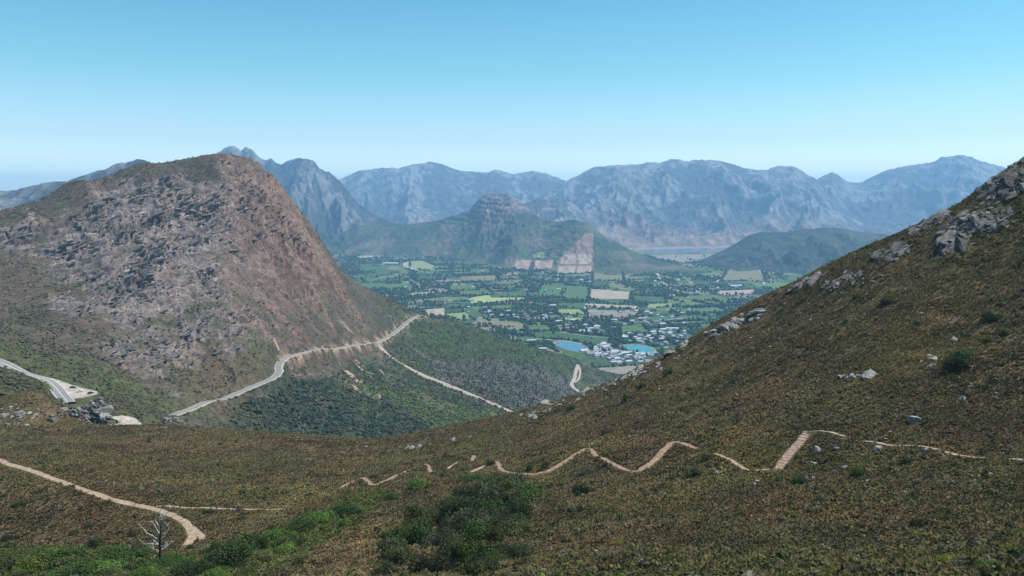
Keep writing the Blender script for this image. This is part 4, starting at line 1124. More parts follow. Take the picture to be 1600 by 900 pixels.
def bush_mesh(name, seed, palette, n=2600, clumps=26, leaf=0.045, flat=0.8, open_=0.0, mat=None, spiky=False):
    """a dome of leaf clumps of radius about 1 standing on z = 0"""
    r = np.random.default_rng(seed)
    VV, FF, CC = [], [], []; off = 0
    for k in range(clumps):
        a = r.random() * 6.28; rr = 0.72 * math.sqrt(r.random()); h = (0.25 + 0.75 * r.random()) * math.sqrt(max(0.05, 1 - rr * rr)) * flat * 1.15
        c = np.array([rr * math.cos(a), rr * math.sin(a), h * 0.85])
        cr = 0.22 + 0.2 * r.random()
        m = n // clumps
        dirs = r.normal(size=(m, 3)); dirs /= np.linalg.norm(dirs, axis=1)[:, None]
        pts = c + dirs * cr * (0.55 + 0.5 * r.random((m, 1)))
        pts[:, 2] = np.maximum(pts[:, 2], 0.02)
        col = np.array(palette[int(r.integers(len(palette)))])
        V, Fc, Cc = leaf_cards(pts, dirs, leaf, r, col)
        VV.append(V); FF.append(Fc + off); CC.append(Cc); off += len(V)
    # a few woody stems
    for k in range(6):
        a = r.random() * 6.28; e = np.array([0.5 * math.cos(a), 0.5 * math.sin(a), 0.6 * flat]); w = 0.025
        V = np.array([[w, 0, -0.2], [-w, 0, -0.2], e + [-w * .4, 0, 0], e + [w * .4, 0, 0]])
        VV.append(V); FF.append(np.arange(4)[None] + off); CC.append(np.tile((0.06, 0.05, 0.04), (4, 1))); off += 4
    return raw_mesh(name, np.concatenate(VV), np.concatenate(FF), np.concatenate(CC), [mat or M_leaf])

PAL = {
    'dark': [(0.022, 0.034, 0.016), (0.032, 0.046, 0.020), (0.042, 0.056, 0.026)],
    'green': [(0.034, 0.066, 0.016), (0.055, 0.098, 0.022), (0.042, 0.074, 0.022)],
    'olive': [(0.072, 0.084, 0.026), (0.10, 0.10, 0.036), (0.052, 0.062, 0.024)],
    'yellow': [(0.13, 0.14, 0.022), (0.085, 0.11, 0.022), (0.17, 0.165, 0.03)],
    'grey': [(0.066, 0.080, 0.040), (0.044, 0.060, 0.028), (0.085, 0.096, 0.050)],
    'brown': [(0.085, 0.068, 0.05), (0.065, 0.052, 0.042)],
    'bright': [(0.075, 0.135, 0.024), (0.10, 0.165, 0.034), (0.055, 0.10, 0.022)],
}
BM = {k: [bush_mesh('bush_' + k, 1000 + 10 * i + j, PAL[k]) for j in range(3)] for i, k in enumerate(PAL)}

bush_list = [
    (1547, 502, 30, 0.8, 'dark', 'dark round bush alone on the upper right hillside'), (1493, 577, 38, 0.95, 'dark', 'lower half of the bush beside pale rocks, its shaded side put in dark leaf colour'), (1503, 560, 36, 0.7, 'green', 'brighter green upper half of the bush beside pale rocks on the right hillside'),  # second entry paints the shaded lower side of the green bush after it
    (1388, 474, 26, 0.8, 'grey', 'grey brown bush on the upper hillside left of the dark round one'), (1433, 508, 18, 0.7, 'olive', 'olive bush under the grey brown bush'), (1339, 466, 12, 0.9, 'green', 'small green bush on the upper slope under the rubble'),
    (1541, 536, 15, 0.9, 'green', 'small green bush right of the pale rocks'), (1568, 524, 22, 0.8, 'olive', 'olive bush at the right beside a pale round rock'), (1512, 528, 12, 0.8, 'dark', 'small dark bush above the brighter green bush'),
    (1276, 632, 10, 0.9, 'dark', 'tiny dark bush in the middle of the hillside'), (1044, 585, 16, 0.9, 'green', 'green bush close under the skyline, right of three'), (1001, 608, 17, 1.0, 'olive', 'olive bush close under the skyline, middle of three'),
    (980, 625, 15, 1.0, 'green', 'green bush close under the skyline, left of three'), (892, 640, 15, 0.8, 'green', 'low green bush at the lower end of the rock rib'), (949, 590, 18, 0.9, 'olive', 'olive bush on the rock rib, upper of two'), (930, 600, 18, 0.9, 'green', 'green bush on the rock rib, lower of two'),
    (1088, 512, 12, 0.9, 'dark', 'dark bush standing on the skyline over the plain'), (1382, 361, 10, 0.8, 'dark', 'dark bush on the high skyline slope'), (827, 736, 12, 1.2, 'dark', 'small dark bush on the path bend'), (853, 732, 18, 1.0, 'olive', 'olive bush just above the path left of the zigzags'),
    (917, 743, 32, 0.7, 'grey', 'grey green bush under the first zigzag'), (909, 775, 36, 0.8, 'dark', 'dark bush below the grey green bush'), (1085, 746, 34, 0.8, 'olive', 'olive bush under the right zigzag'), (1048, 752, 17, 0.9, 'dark', 'small dark bush left of the olive one under the right zigzag'),
    (1106, 718, 24, 0.8, 'olive', 'olive bush covering the gap in the path'), (885, 853, 17, 1.2, 'dark', 'upright dark bush low in the centre'), (950, 678, 28, 0.55, 'brown', 'flat brown bush above the zigzag path'), (820, 780, 64, 0.65, 'green', 'broad green bush at the right end of the thicket'),
    (812, 825, 44, 0.7, 'green', 'rounded green bush at the right side of the thicket'), (806, 872, 46, 0.9, 'dark', 'tall dark bush at the lower right of the thicket'), (1248, 756, 26, 0.8, 'green', 'green bush below the foot of the steps'), (1340, 745, 24, 1.0, 'green', 'green bush right of the pale boulders'),
    (1218, 752, 14, 1.0, 'olive', 'small olive bush under the steps'), (1402, 885, 26, 0.8, 'yellow', 'yellow green bush near the bottom right'), (1482, 884, 44, 0.5, 'yellow', 'broad yellow green bush near the bottom right'), (1580, 866, 34, 0.8, 'yellow', 'yellow green bush at the right edge'),
    (1592, 842, 24, 0.9, 'yellow', 'upper yellow green bush at the right edge'), (1312, 896, 34, 0.6, 'yellow', 'low yellow green bush at the bottom'), (1550, 890, 40, 0.6, 'bright', 'bright green bush in the bottom right corner'), (1418, 724, 26, 0.6, 'dark', 'dark bush just under the stony path'),
    (655, 764, 40, 0.7, 'bright', 'bright green bush at the head of the gully'), (612, 780, 24, 0.7, 'green', 'green bush left of the bright one at the head of the gully'), (735, 752, 34, 0.6, 'green', 'green bush under the faint path piece'), (766, 727, 15, 1.0, 'dark', 'dark bush left of the first orange path bend'),
    (700, 745, 30, 0.6, 'olive', 'olive bush between the path pieces'), (540, 803, 48, 0.6, 'green', 'green bush in the gully, uppermost of the dark row'), (505, 815, 44, 0.6, 'bright', 'bright bush in the gully row, second from the top'), (468, 828, 44, 0.6, 'green', 'green bush in the gully row, third from the top'),
    (430, 842, 40, 0.6, 'bright', 'bright bush in the gully row, fourth from the top'), (450, 860, 36, 0.5, 'bright', 'bright green bush below the gully row'), (405, 880, 50, 0.5, 'olive', 'olive bush at the bottom end of the gully'), (206, 872, 24, 0.7, 'dark', 'small dark bush left of the dead tree'),
    (170, 896, 60, 0.6, 'bright', 'bright bush at the bottom left of the dead tree'), (110, 890, 56, 0.55, 'olive', 'olive bush at the bottom left, third from the corner'), (50, 892, 60, 0.6, 'yellow', 'yellow green bush at the bottom left, second from the corner'), (8, 893, 56, 0.6, 'olive', 'olive bush in the bottom left corner'),
    (232, 893, 40, 0.5, 'bright', 'bright low bush at the foot of the dead tree'), (140, 826, 16, 0.8, 'dark', 'small dark bush on the slope above the bottom left bushes'), (112, 763, 12, 0.9, 'dark', 'small dark bush on the lower edge of the dirt track'), (165, 788, 18, 0.7, 'olive', 'olive bush on the lower edge of the dirt track'),
    (480, 868, 26, 0.4, 'bright', 'low bright bush on the near side of the gully'), (35, 870, 34, 0.6, 'olive', 'olive bush above the bottom left corner'), (90, 868, 36, 0.5, 'yellow', 'yellowish bush in the upper row at the bottom left'),
]
q, ok = cast(H_fg, [b[0] for b in bush_list], [b[1] for b in bush_list], 40, 430)
for i, (bx, by, w, hr, k, lab) in enumerate(bush_list):
    if not ok[i]: print('bush not on hillside', bx, by); continue
    s = w * q[i, 1] / F / 2 / 0.8
    o = link('bush', BM[k][i % 3]); o.location = q[i] - np.array([0, 0, 0.08 * s]); o.scale = (s, s, s * hr * 1.2); o.rotation_euler = (0, 0, random.random() * 6.28)
    tag(o, lab, 'bush', 'bushes on the near hillside')

def inside(x, y, poly):
    c = False; j = len(poly) - 1
    for i in range(len(poly)):
        if (poly[i][1] > y) != (poly[j][1] > y) and x < (poly[j][0] - poly[i][0]) * (y - poly[i][1]) / (poly[j][1] - poly[i][1]) + poly[i][0]: c = not c
        j = i
    return c
thk = [(588, 898), (612, 850), (640, 815), (690, 785), (750, 758), (800, 752), (830, 765), (825, 820), (800, 870), (790, 898)]
r = np.random.default_rng(19)
th = []
while len(th) < 92:
    x, y = 580 + 270 * r.random(), 750 + 150 * r.random()
    if inside(x, y, thk): th.append((x, y + 8, 32 + 32 * r.random()))
q, ok = cast(H_fg, [s[0] for s in th], [s[1] for s in th], 40, 430)
kinds = ['dark', 'grey', 'green', 'dark', 'grey', 'olive']
for i, s in enumerate(th):
    if not ok[i]: continue
    k = kinds[int(r.integers(6))]; sc = s[2] * q[i, 1] / F / 2
    o = link('shrub', BM[k][i % 3]); o.location = q[i] - np.array([0, 0, 0.1 * sc]); o.scale = (sc, sc, sc * (1.0 + 0.6 * r.random())); o.rotation_euler = (0, 0, r.random() * 6.28)
    tag(o, 'dark leafy shrub growing among others in the dense thicket', 'shrub', 'shrubs of the dense thicket')
# green gully fill and heath bushes
gl = []
gp = [(560, 790), (480, 822), (400, 868), (330, 890)]
for _ in range(34):
    u = r.random() * 2.999; i = int(u); f = u - i
    gl.append((gp[i][0] * (1 - f) + gp[i + 1][0] * f + r.normal() * 16, gp[i][1] * (1 - f) + gp[i + 1][1] * f + 8 + r.normal() * 10, 20 + 26 * r.random(), ['green', 'bright', 'bright', 'olive'][int(r.integers(4))]))
for _ in range(30): gl.append((300 * r.random(), 868 + 36 * r.random(), 34 + 34 * r.random(), ['olive', 'bright', 'bright', 'green'][int(r.integers(4))]))
q, ok = cast(H_fg, [s[0] for s in gl], [s[1] for s in gl], 40, 430)
for i, s in enumerate(gl):
    if not ok[i]: continue
    sc = s[2] * q[i, 1] / F / 2
    o = link('shrub', BM[s[3]][i % 3]); o.location = q[i] - np.array([0, 0, 0.1 * sc]); o.scale = (sc, sc, sc * (0.6 + 0.4 * r.random())); o.rotation_euler = (0, 0, r.random() * 6.28)
    tag(o, 'green shrub of the lush strip along the gully bottom', 'shrub', 'shrubs of the lush gully strip')
hb = []
for _ in range(165):
    x, y = 1620 * r.random(), 480 + 425 * r.random() ** 0.55
    k = ['dark', 'olive', 'olive', 'brown', 'yellow', 'green', 'grey'][int(r.integers(7))]
    hb.append((x, y, (6 + 9 * r.random() ** 2) * (0.6 + 1.7 * sstep(620, 900, np.array(y))), k))
q, ok = cast(H_fg, [s[0] for s in hb], [s[1] for s in hb], 40, 415)
pdist = path_dist(q[:, 0], q[:, 1], [(p, h + 0.5) for p, h, b in CARVES_FG])
for i, s in enumerate(hb):
    if not ok[i] or pdist[i] < 0.6: continue
    sc = float(s[2]) * q[i, 1] / F / 2
    o = link('shrub', BM[s[3]][i % 3]); o.location = q[i] - np.array([0, 0, 0.1 * sc]); o.scale = (sc, sc, sc * (0.7 + 0.5 * r.random())); o.rotation_euler = (0, 0, r.random() * 6.28)
    tag(o, 'small scattered shrub on the open brown heath slope', 'shrub', 'small shrubs on the open heath')

# trees in the lower left: trunk and crown
def tube(pts, rad, k=6):
    pts = np.array(pts, float); n = len(pts)
    tn = np.gradient(pts, axis=0); tn /= np.linalg.norm(tn, axis=1)[:, None] + 1e-9
    ref = np.array([0.31, 0.95, 0.11]); VV = []
    for i in range(n):
        a = np.cross(tn[i], ref); a /= np.linalg.norm(a) + 1e-9; b = np.cross(tn[i], a)
        for j in range(k):
            an = 2 * math.pi * j / k
            VV.append(pts[i] + rad[i] * (math.cos(an) * a + math.sin(an) * b))
    Fc = [[i * k + j, i * k + (j + 1) % k, (i + 1) * k + (j + 1) % k, (i + 1) * k + j] for i in range(n - 1) for j in range(k)]
    return np.array(VV), np.array(Fc)

def tubes_obj(name, lines, mat, parent):
    VV, FF, off = [], [], 0
    for pts, rad in lines:
        V, Fc = tube(pts, rad); VV.append(V); FF.append(Fc + off); off += len(V)
    return link(name, raw_mesh(name, np.concatenate(VV), np.concatenate(FF), None, [mat], smooth=True), parent)

CROWN = [bush_mesh('crown', 2000 + i, [(0.026, 0.046, 0.014), (0.036, 0.062, 0.018), (0.05, 0.08, 0.022)], n=5200, clumps=44, leaf=0.036) for i in range(3)]
trees = [(368, 882, 84, 0.72, 'broad dark green tree at the bottom of the gully'), (398, 862, 56, 0.75, 'dark green tree right behind the broad one'), (335, 893, 60, 0.7, 'dark tree at the left of the broad tree'),
         (300, 900, 66, 0.55, 'low green tree at the bottom edge right of the dead tree'), (345, 868, 50, 0.65, 'green tree behind the broad tree near the track fork')]
q, ok = cast(H_fg, [b[0] for b in trees], [b[1] for b in trees], 40, 430)
for i, (bx, by, w, hr, lab) in enumerate(trees):
    s = w * q[i, 1] / F / 2
    t = bpy.data.objects.new('tree', None); COL.objects.link(t); t.location = q[i]
    tag(t, lab, 'tree', 'trees by the gully')
    c = link('crown', CROWN[i % 3], t); c.scale = (s, s, s * hr * 1.3); c.location = (0, 0, 0.1 * s)
    tubes_obj('trunk', [([(0, 0, -0.5), (0.1 * s, 0, 0.3 * s), (0.15 * s, 0.05 * s, 0.8 * s * hr)], [0.09 * s, 0.07 * s, 0.03 * s]),
                        ([(0.1 * s, 0, 0.3 * s), (-0.3 * s, 0.1 * s, 0.7 * s * hr)], [0.05 * s, 0.02 * s])], M_trunk, t)

# the dead tree
q, ok = cast(H_fg, [251], [880], 40, 430)
dt = bpy.data.objects.new('dead_tree', None); COL.objects.link(dt); dt.location = q[0]
tag(dt, 'bare dead tree with a charred trunk and bleached branches', 'tree')
u = q[0, 1] / F                                # metres per photo pixel at the tree
def DT(lst): return [((x - 252) * u, dy * u, (880 - y) * u) for x, y, dy in lst]
tubes_obj('trunk', [(DT([(252, 886, 0), (252, 865, 0), (253, 845, 0), (255, 820, 1), (256, 803, 2)]), [0.36, 0.32, 0.25, 0.16, 0.09])], M_bark, dt)
br = [[(253, 843, 0), (243, 832, -3), (234, 826, -5), (229, 818, -5), (224, 813, -6)], [(254, 822, 0), (248, 815, 4), (244, 808, 5), (247, 800, 6)], [(254, 840, 0), (260, 832, 4), (265, 825, 6), (266, 815, 8)],
      [(253, 852, 0), (262, 847, -5), (268, 846, -8)], [(253, 850, 0), (243, 847, 6), (232, 848, 9)], [(252, 862, 0), (242, 868, -6), (235, 876, -10)], [(253, 858, 0), (262, 852, 6), (267, 848, 8)], [(255, 815, 1), (261, 806, -3), (263, 798, -4)],
      [(256, 803, 2), (254, 795, 3), (256, 788, 3)], [(256, 806, 2), (264, 797, 5), (270, 790, 6)], [(253, 848, 0), (240, 843, -8), (231, 842, -12)], [(255, 828, 1), (262, 818, -7), (270, 812, -9)], [(254, 832, 0), (244, 824, 8), (238, 815, 10)],
      [(252, 868, 0), (246, 862, 7), (236, 861, 12)]]
for i, b in enumerate(br):
    pts = DT(b); rads = list(np.linspace(0.12, 0.03, len(pts)))
    lines = [(pts, rads)]
    rr = random.Random(i)
    for k in range(4):
        j = rr.randrange(1, len(pts)); p0 = np.array(pts[j]); p1 = p0 + np.array([rr.uniform(-1, 1), rr.uniform(-.7, .7), rr.uniform(0.1, 1.1)]) * 0.9
        lines.append(([p0, (p0 + p1) / 2 + np.array([0, 0, 0.08]), p1], [0.045, 0.032, 0.015]))
    tubes_obj('branch', lines, M_palebark, dt)

# ------------------------------------------------------------------ heath cover of the near hillside: far too many tufts to count
GULLY = [(-40, 855), (170, 850), (255, 872), (330, 858), (420, 828), (520, 784), (600, 762), (615, 775), (530, 835), (450, 880), (400, 910), (-40, 910)]
def build_heath():
    r = np.random.default_rng(23)
    n = 600000
    y = np.exp(math.log(34) + (math.log(455) - math.log(34)) * r.random(n) ** 0.72)
    t = -0.78 + 1.56 * r.random(n); x = t * y
    dist = path_dist(x, y, [(p, h * 0.85) for p, h, b in CARVES_FG])
    k = dist > 0.32 - 0.5 * r.random(n) ** 3
    for sh in (0.45, 0.95, 1.5):
        d2 = path_dist(x, y + sh, [(p, h * 0.75) for p, h, b in CARVES_FG])
        k &= (d2 > 0) | (r.random(n) < 0.12 + 0.25 * (sh > 1.2))
    x, y = x[k], y[k]; n = len(x)
    z = H_fg(x, y)
    n1 = fbm(x / 22, y / 22, 5, 101); n2 = fbm(x / 7, y / 7, 4, 153); n3 = fbm(x / 40, y / 40, 3, 107); n4 = fbm(x / 12, y / 12, 3, 157)
    size = (0.32 + 0.42 * r.random(n) ** 2) * (0.75 + 0.45 * sstep(60, 280, y)) * (1 + 0.7 * np.clip(n2, -0.5, 1))
    keep = (r.random(n) < 0.55 + 0.8 * (n4 + 0.3))
    # species by patch
    pal = np.array([(0.120, 0.100, 0.062), (0.088, 0.078, 0.038), (0.064, 0.070, 0.028), (0.105, 0.078, 0.056), (0.052, 0.050, 0.026), (0.10, 0.105, 0.034), (0.165, 0.145, 0.105), (0.044, 0.056, 0.022), (0.12, 0.125, 0.026)])
    w = np.zeros((n, len(pal)))
    w[:, 0] = 1.0 + 2.2 * n1; w[:, 1] = 1.3 - 1.5 * n1; w[:, 2] = 0.9 + 1.8 * n2 + 0.8 * sstep(130, 60, y); w[:, 3] = 0.5 + 2.6 * n3; w[:, 4] = 0.8; w[:, 5] = 0.4 + 2.2 * np.clip(n4 - n3, 0, 1) + 0.6 * sstep(130, 60, y); w[:, 6] = 0.35; w[:, 7] = 0.35 + 1.5 * np.clip(-n2, 0, 1)
    w[:, 8] = 0.05 + 0.55 * sstep(100, 55, y) * (0.5 + n4) + 0.4 * sstep(0.25, 0.5, n3)
    w = np.clip(w, 0.02, None); w /= w.sum(1, keepdims=True)
    ci = (r.random((n, 1)) > np.cumsum(w, 1)).sum(1).clip(0, len(pal) - 1)
    col = pal[ci] * (0.85 + 0.3 * r.random((n, 1))) * 0.38 + 0.62 * (w @ pal)
    col = col * np.array((1.95, 1.72, 1.30))
    pa = fbm(x / 38 + 3, y / 60, 4, 211); pb = fbm(x / 16, y / 24, 4, 213); pc = fbm(x / 30, y / 45, 3, 217)
    col = col * mix(np.array((1.0, 1.0, 1.0)), np.array((1.22, 1.26, 0.86)), sstep(0.02, 0.4, pa))
    col = col * mix(np.array((1.0, 1.0, 1.0)), np.array((1.18, 0.98, 0.98)), sstep(0.05, 0.4, -pa))
    col = col * mix(np.array((1.0, 1.0, 1.0)), np.array((0.62, 0.66, 0.66)), sstep(0.05, 0.45, pb))
    col = col * mix(np.array((1.0, 1.0, 1.0)), np.array((1.28, 1.24, 1.22)), sstep(0.1, 0.45, -pb))
    col = col * mix(np.array((1.0, 1.0, 1.0)), np.array((1.14, 0.95, 0.90)), sstep(0.22, 0.5, pc) * 0.6)
    col = col * 0.78 + 0.22 * col.mean(1, keepdims=True) * np.array((1.10, 1.04, 0.92))
    col = col * np.array((1.15, 1.10, 1.13))
    pd = fbm(x / 75, y / 40, 4, 221)
    col = col * (1 + 0.55 * np.clip(pd, -0.5, 0.6))[:, None]
    gz = zone(x, y, z, GULLY, 14, 9)
    col = np.where((gz & (r.random(n) < 0.85))[:, None], np.array((0.115, 0.150, 0.035)) * (0.6 + 0.8 * r.random((n, 1))), col)
    x, y, z, size, col = x[keep], y[keep], z[keep], size[keep], col[keep]; n = len(x)
    B = 8
    ang = r.random((n, B)) * 6.28; lean = 0.25 + 0.75 * r.random((n, B)); ln = size[:, None] * (0.6 + 0.6 * r.random((n, B)))
    br = size[:, None] * 0.35 * r.random((n, B))
    bx = x[:, None] + np.cos(ang) * br; by = y[:, None] + np.sin(ang) * br
    tip = np.stack([bx + np.cos(ang) * lean * ln * 0.8, by + np.sin(ang) * lean * ln * 0.8, z[:, None] + ln * (1.05 - 0.6 * lean)], -1)
    wd = size[:, None] * (0.17 + 0.14 * r.random((n, B)))
    sx, sy = -np.sin(ang) * wd, np.cos(ang) * wd
    z0 = np.broadcast_to(z[:, None] - 0.05, bx.shape)
    b1 = np.stack([bx + sx * .5, by + sy * .5, z0], -1); b2 = np.stack([bx - sx * .5, by - sy * .5, z0], -1)
    mid = (b1 + b2) / 2 * 0.45 + tip * 0.55; mid[..., 2] += 0.12 * ln
    m1 = mid + np.stack([sx, sy, 0 * sx], -1)
    m2 = mid - np.stack([sx, sy, 0 * sx], -1)
    V = np.stack([b1, m1, tip, m2], 2).reshape(-1, 3)
    Fc = np.arange(len(V)).reshape(-1, 4)
    cc = np.repeat((col[:, None] * (0.85 + 0.3 * r.random((n, B, 1)))).reshape(-1, 3), 4, 0)
    o = link('heath', raw_mesh('heath', V, Fc, cc, [M_scrub]))
    tag(o, 'olive brown heath and dry grass covering the near hillside', 'heath', kind='stuff')
build_heath()
def build_shrublets():
    r = np.random.default_rng(57)
    n = 30000
    y = np.exp(math.log(38) + (math.log(440) - math.log(38)) * r.random(n) ** 0.8)
    t = -0.76 + 1.52 * r.random(n); x = t * y
    dist = path_dist(x, y, [(p, h + 0.8) for p, h, b in CARVES_FG])
    dens = fbm(x / 18, y / 18, 4, 181) + 0.45 * sstep(200, 90, y) + 0.5 * fbm(x / 60, y / 60, 2, 183)
    k = (dist > 0.2) & (r.random(n) < 0.32 + 1.3 * dens)
    x, y, dens = x[k], y[k], dens[k]; n = len(x); z = H_fg(x, y)
    s = (0.30 + 0.75 * r.random(n) ** 2.4) * (0.85 + 0.5 * sstep(70, 260, y))
    pal = np.array([(0.040, 0.048, 0.018), (0.060, 0.066, 0.022), (0.034, 0.036, 0.020), (0.085, 0.085, 0.030), (0.115, 0.12, 0.028), (0.10, 0.084, 0.055), (0.15, 0.14, 0.105)])
    w = np.array([1.0, 1.0, 1.0, 0.8, 0.35, 0.7, 0.35])[None] * np.ones((n, 1)); w[:, 4] += 0.9 * sstep(110, 60, y); w /= w.sum(1, keepdims=True)
    col = pal[(r.random((n, 1)) > np.cumsum(w, 1)).sum(1).clip(0, 6)] * 1.15
    m = 34
    dirs = r.normal(size=(n, m, 3)); dirs /= np.linalg.norm(dirs, axis=2, keepdims=True); dirs[..., 2] = np.abs(dirs[..., 2])
    C = np.stack([x, y, z], -1)[:, None] + dirs * (s[:, None, None] * (0.55 + 0.5 * r.random((n, m, 1)))) * np.array((1, 1, 0.95))
    V, Fc, Cc = leaf_cards(C.reshape(-1, 3), dirs.reshape(-1, 3), 1.0, r, np.repeat(col, m, 0), 0.18)
    V = V.reshape(-1, 4, 3); c0 = V.mean(1, keepdims=True); V = c0 + (V - c0) * (np.repeat(s, m)[:, None, None] * 0.24)
    tag(link('low_shrubs', raw_mesh('low_shrubs', V.reshape(-1, 3), Fc, Cc, [M_leaf])), 'countless low round shrublets dotted through the heath', 'shrubs', kind='stuff')
build_shrublets()

# ------------------------------------------------------------------ bush cover on the mountain slopes
ICO = None
def ico():
    global ICO
    if ICO is None:
        bm = bmesh.new(); bmesh.ops.create_icosphere(bm, subdivisions=1, radius=1); bm.verts.index_update()
        ICO = (np.array([v.co[:] for v in bm.verts]), np.array([[v.index for v in f.verts] for f in bm.faces])); bm.free()
    return ICO

def blobs(name, P3, S, col, mat, r, hz=1.0, spread=0.5, label='', cat='woods', flatk=1.0):
    V0, F0 = ico(); n = len(P3)
    jit = 1 + 0.28 * r.normal(size=(n, len(V0), 1))
    S = np.asarray(S)
    if S.ndim == 1: S = np.stack([S, S, S * hz], -1)
    V = V0[None] * jit * S[:, None] + P3[:, None] + np.array([0, 0, 1]) * (S[:, None, 2:3] * 0.6)
    Fc = (F0[None] + (np.arange(n) * len(V0))[:, None, None]).reshape(-1, 3)
    C = np.repeat(col, len(V0), 0) * (1 + 0.18 * r.normal(size=(n * len(V0), 1)))
    o = link(name, raw_mesh(name, V.reshape(-1, 3), Fc, C, [mat]))
    return tag(o, label, cat, kind='stuff')

def slope_bushes():
    r = np.random.default_rng(29)
    n = 120000
    t = -0.85 + 1.13 * r.random(n); y = np.exp(math.log(446) + (math.log(1950) - math.log(446)) * r.random(n)); x = t * y
    z0 = RB_MT(x, y)
    below = np.maximum(sstep(-0.20, -0.12, t), (z0 < CAMZ - 205 - 0.09 * (y - 700)) * sstep(-0.43, -0.36, t))
    n1 = fbm(x / 40, y / 40, 4, 161); n2 = fbm(x / 90, y / 90, 3, 163)
    rm = mt_rockmask(x, y, z0)
    prob = np.where(below > 0.5, 0.75 + 0.9 * n1, 0.30 + 0.7 * n1 - 0.35 * rm)
    dist = path_dist(x, y, [(p, h + 1.5) for p, h, b in CARVES_MT])
    fo = zone(x, y, z0, FOREST, 22) & (r.random(n) < 0.62 + 1.2 * n1); gb = zone(x, y, z0, GREENBAND, 24, 3)
    prob = np.where(fo, 0.95, prob)
    k = (r.random(n) < prob) & (dist > 0) & (z0 > 2)
    fo, gb = fo[k], gb[k]
    x, y, below, n2 = x[k], y[k], below[k], n2[k]
    z = H_mt(x, y)
    s = np.where(below > 0.5, 1.0 + 1.3 * r.random(len(x)) ** 2, 0.7 + 0.9 * r.random(len(x)) ** 2)
    pal = np.array([(0.032, 0.042, 0.026), (0.046, 0.056, 0.030), (0.066, 0.076, 0.034), (0.085, 0.072, 0.06)])
    palm = np.array([(0.06, 0.06, 0.036), (0.05, 0.056, 0.028), (0.085, 0.066, 0.046), (0.075, 0.074, 0.044)])
    i = r.integers(0, 4, len(x))
    col = np.where((below > 0.5)[:, None], pal[i], palm[i])
    col = mix(col, (0.07, 0.095, 0.03), sstep(0.2, 0.45, n2) * 0.7)
    col = np.where(fo[:, None], np.array((0.030, 0.040, 0.026)) * (0.65 + 0.9 * r.random((len(x), 1))), col)
    col = np.where(gb[:, None] & (r.random((len(x), 1)) < 0.7), np.array((0.07, 0.095, 0.03)) * (0.7 + 0.6 * r.random((len(x), 1))), col)
    s = np.where(fo, s * (0.7 + 0.8 * r.random(len(s))), s)
    blobs('slope_scrub', np.stack([x, y, z], -1), s, col, M_woods, r, 0.85, label='dark bush covering the slopes round the pass road', cat='scrub')
slope_bushes()

# young pines on the spur right of the dirt track
def pine_mesh(seed):
    r = np.random.default_rng(seed); VV, FF, CC = [], [], []; off = 0
    for k in range(5):
        z0 = 0.12 + k * 0.17; rad = 0.30 * (1 - k / 5.6); m = 7
        ring = [(rad * math.cos(a) * r.uniform(.75, 1.2), rad * math.sin(a) * r.uniform(.75, 1.2), z0 + r.uniform(-.03, .03)) for a in np.arange(m) * 6.283 / m]
        V = np.array(ring + [(r.normal() * .02, r.normal() * .02, z0 + 0.32)])
        VV.append(V); FF += [[off + j, off + (j + 1) % m, off + m] for j in range(m)]; off += m + 1
        CC.append(np.tile(np.array((0.026, 0.038, 0.022)) * r.uniform(.8, 1.3), (m + 1, 1)))
    V = np.array([(0.03, 0, -0.1), (-0.02, 0.03, -0.1), (-0.02, -0.03, -0.1), (0, 0, 0.4)]); VV.append(V); CC.append(np.tile((0.06, 0.045, 0.035), (4, 1)))
    FF += [[off, off + 1, off + 3], [off + 1, off + 2, off + 3], [off + 2, off, off + 3]]
    return raw_mesh('pine_tree', np.concatenate(VV), FF, np.concatenate(CC), [M_leaf])
PM = [pine_mesh(i) for i in range(4)]
r = np.random.default_rng(31)
pp = []
while len(pp) < 280:
    x, y = 640 + 270 * r.random(), 530 + 120 * r.random()
    if inside(x, y, [(690, 600), (700, 575), (760, 555), (830, 565), (880, 590), (898, 612), (880, 632), (850, 645), (825, 648), (760, 622)]) or (len(pp) % 4 == 0 and inside(x, y, [(610, 560), (640, 520), (700, 510), (860, 555), (890, 590), (800, 640)])): pp.append((x, y))
q, ok = cast(mts, [p[0] for p in pp], [p[1] for p in pp], 900, 2000)
hz = H_mt(q[:, 0], q[:, 1])
for i in range(len(pp)):
    if not ok[i]: continue
    s = 3.6 + 4.6 * r.random()
    o = link('pine_tree', PM[i % 4]); o.location = (q[i, 0], q[i, 1], hz[i] - 0.3); o.scale = (s * .8, s * .8, s); o.rotation_euler = (0, 0, r.random() * 6.28)
    tag(o, 'dark young pine standing on the spur right of the dirt track', 'tree', 'pines on the spur')

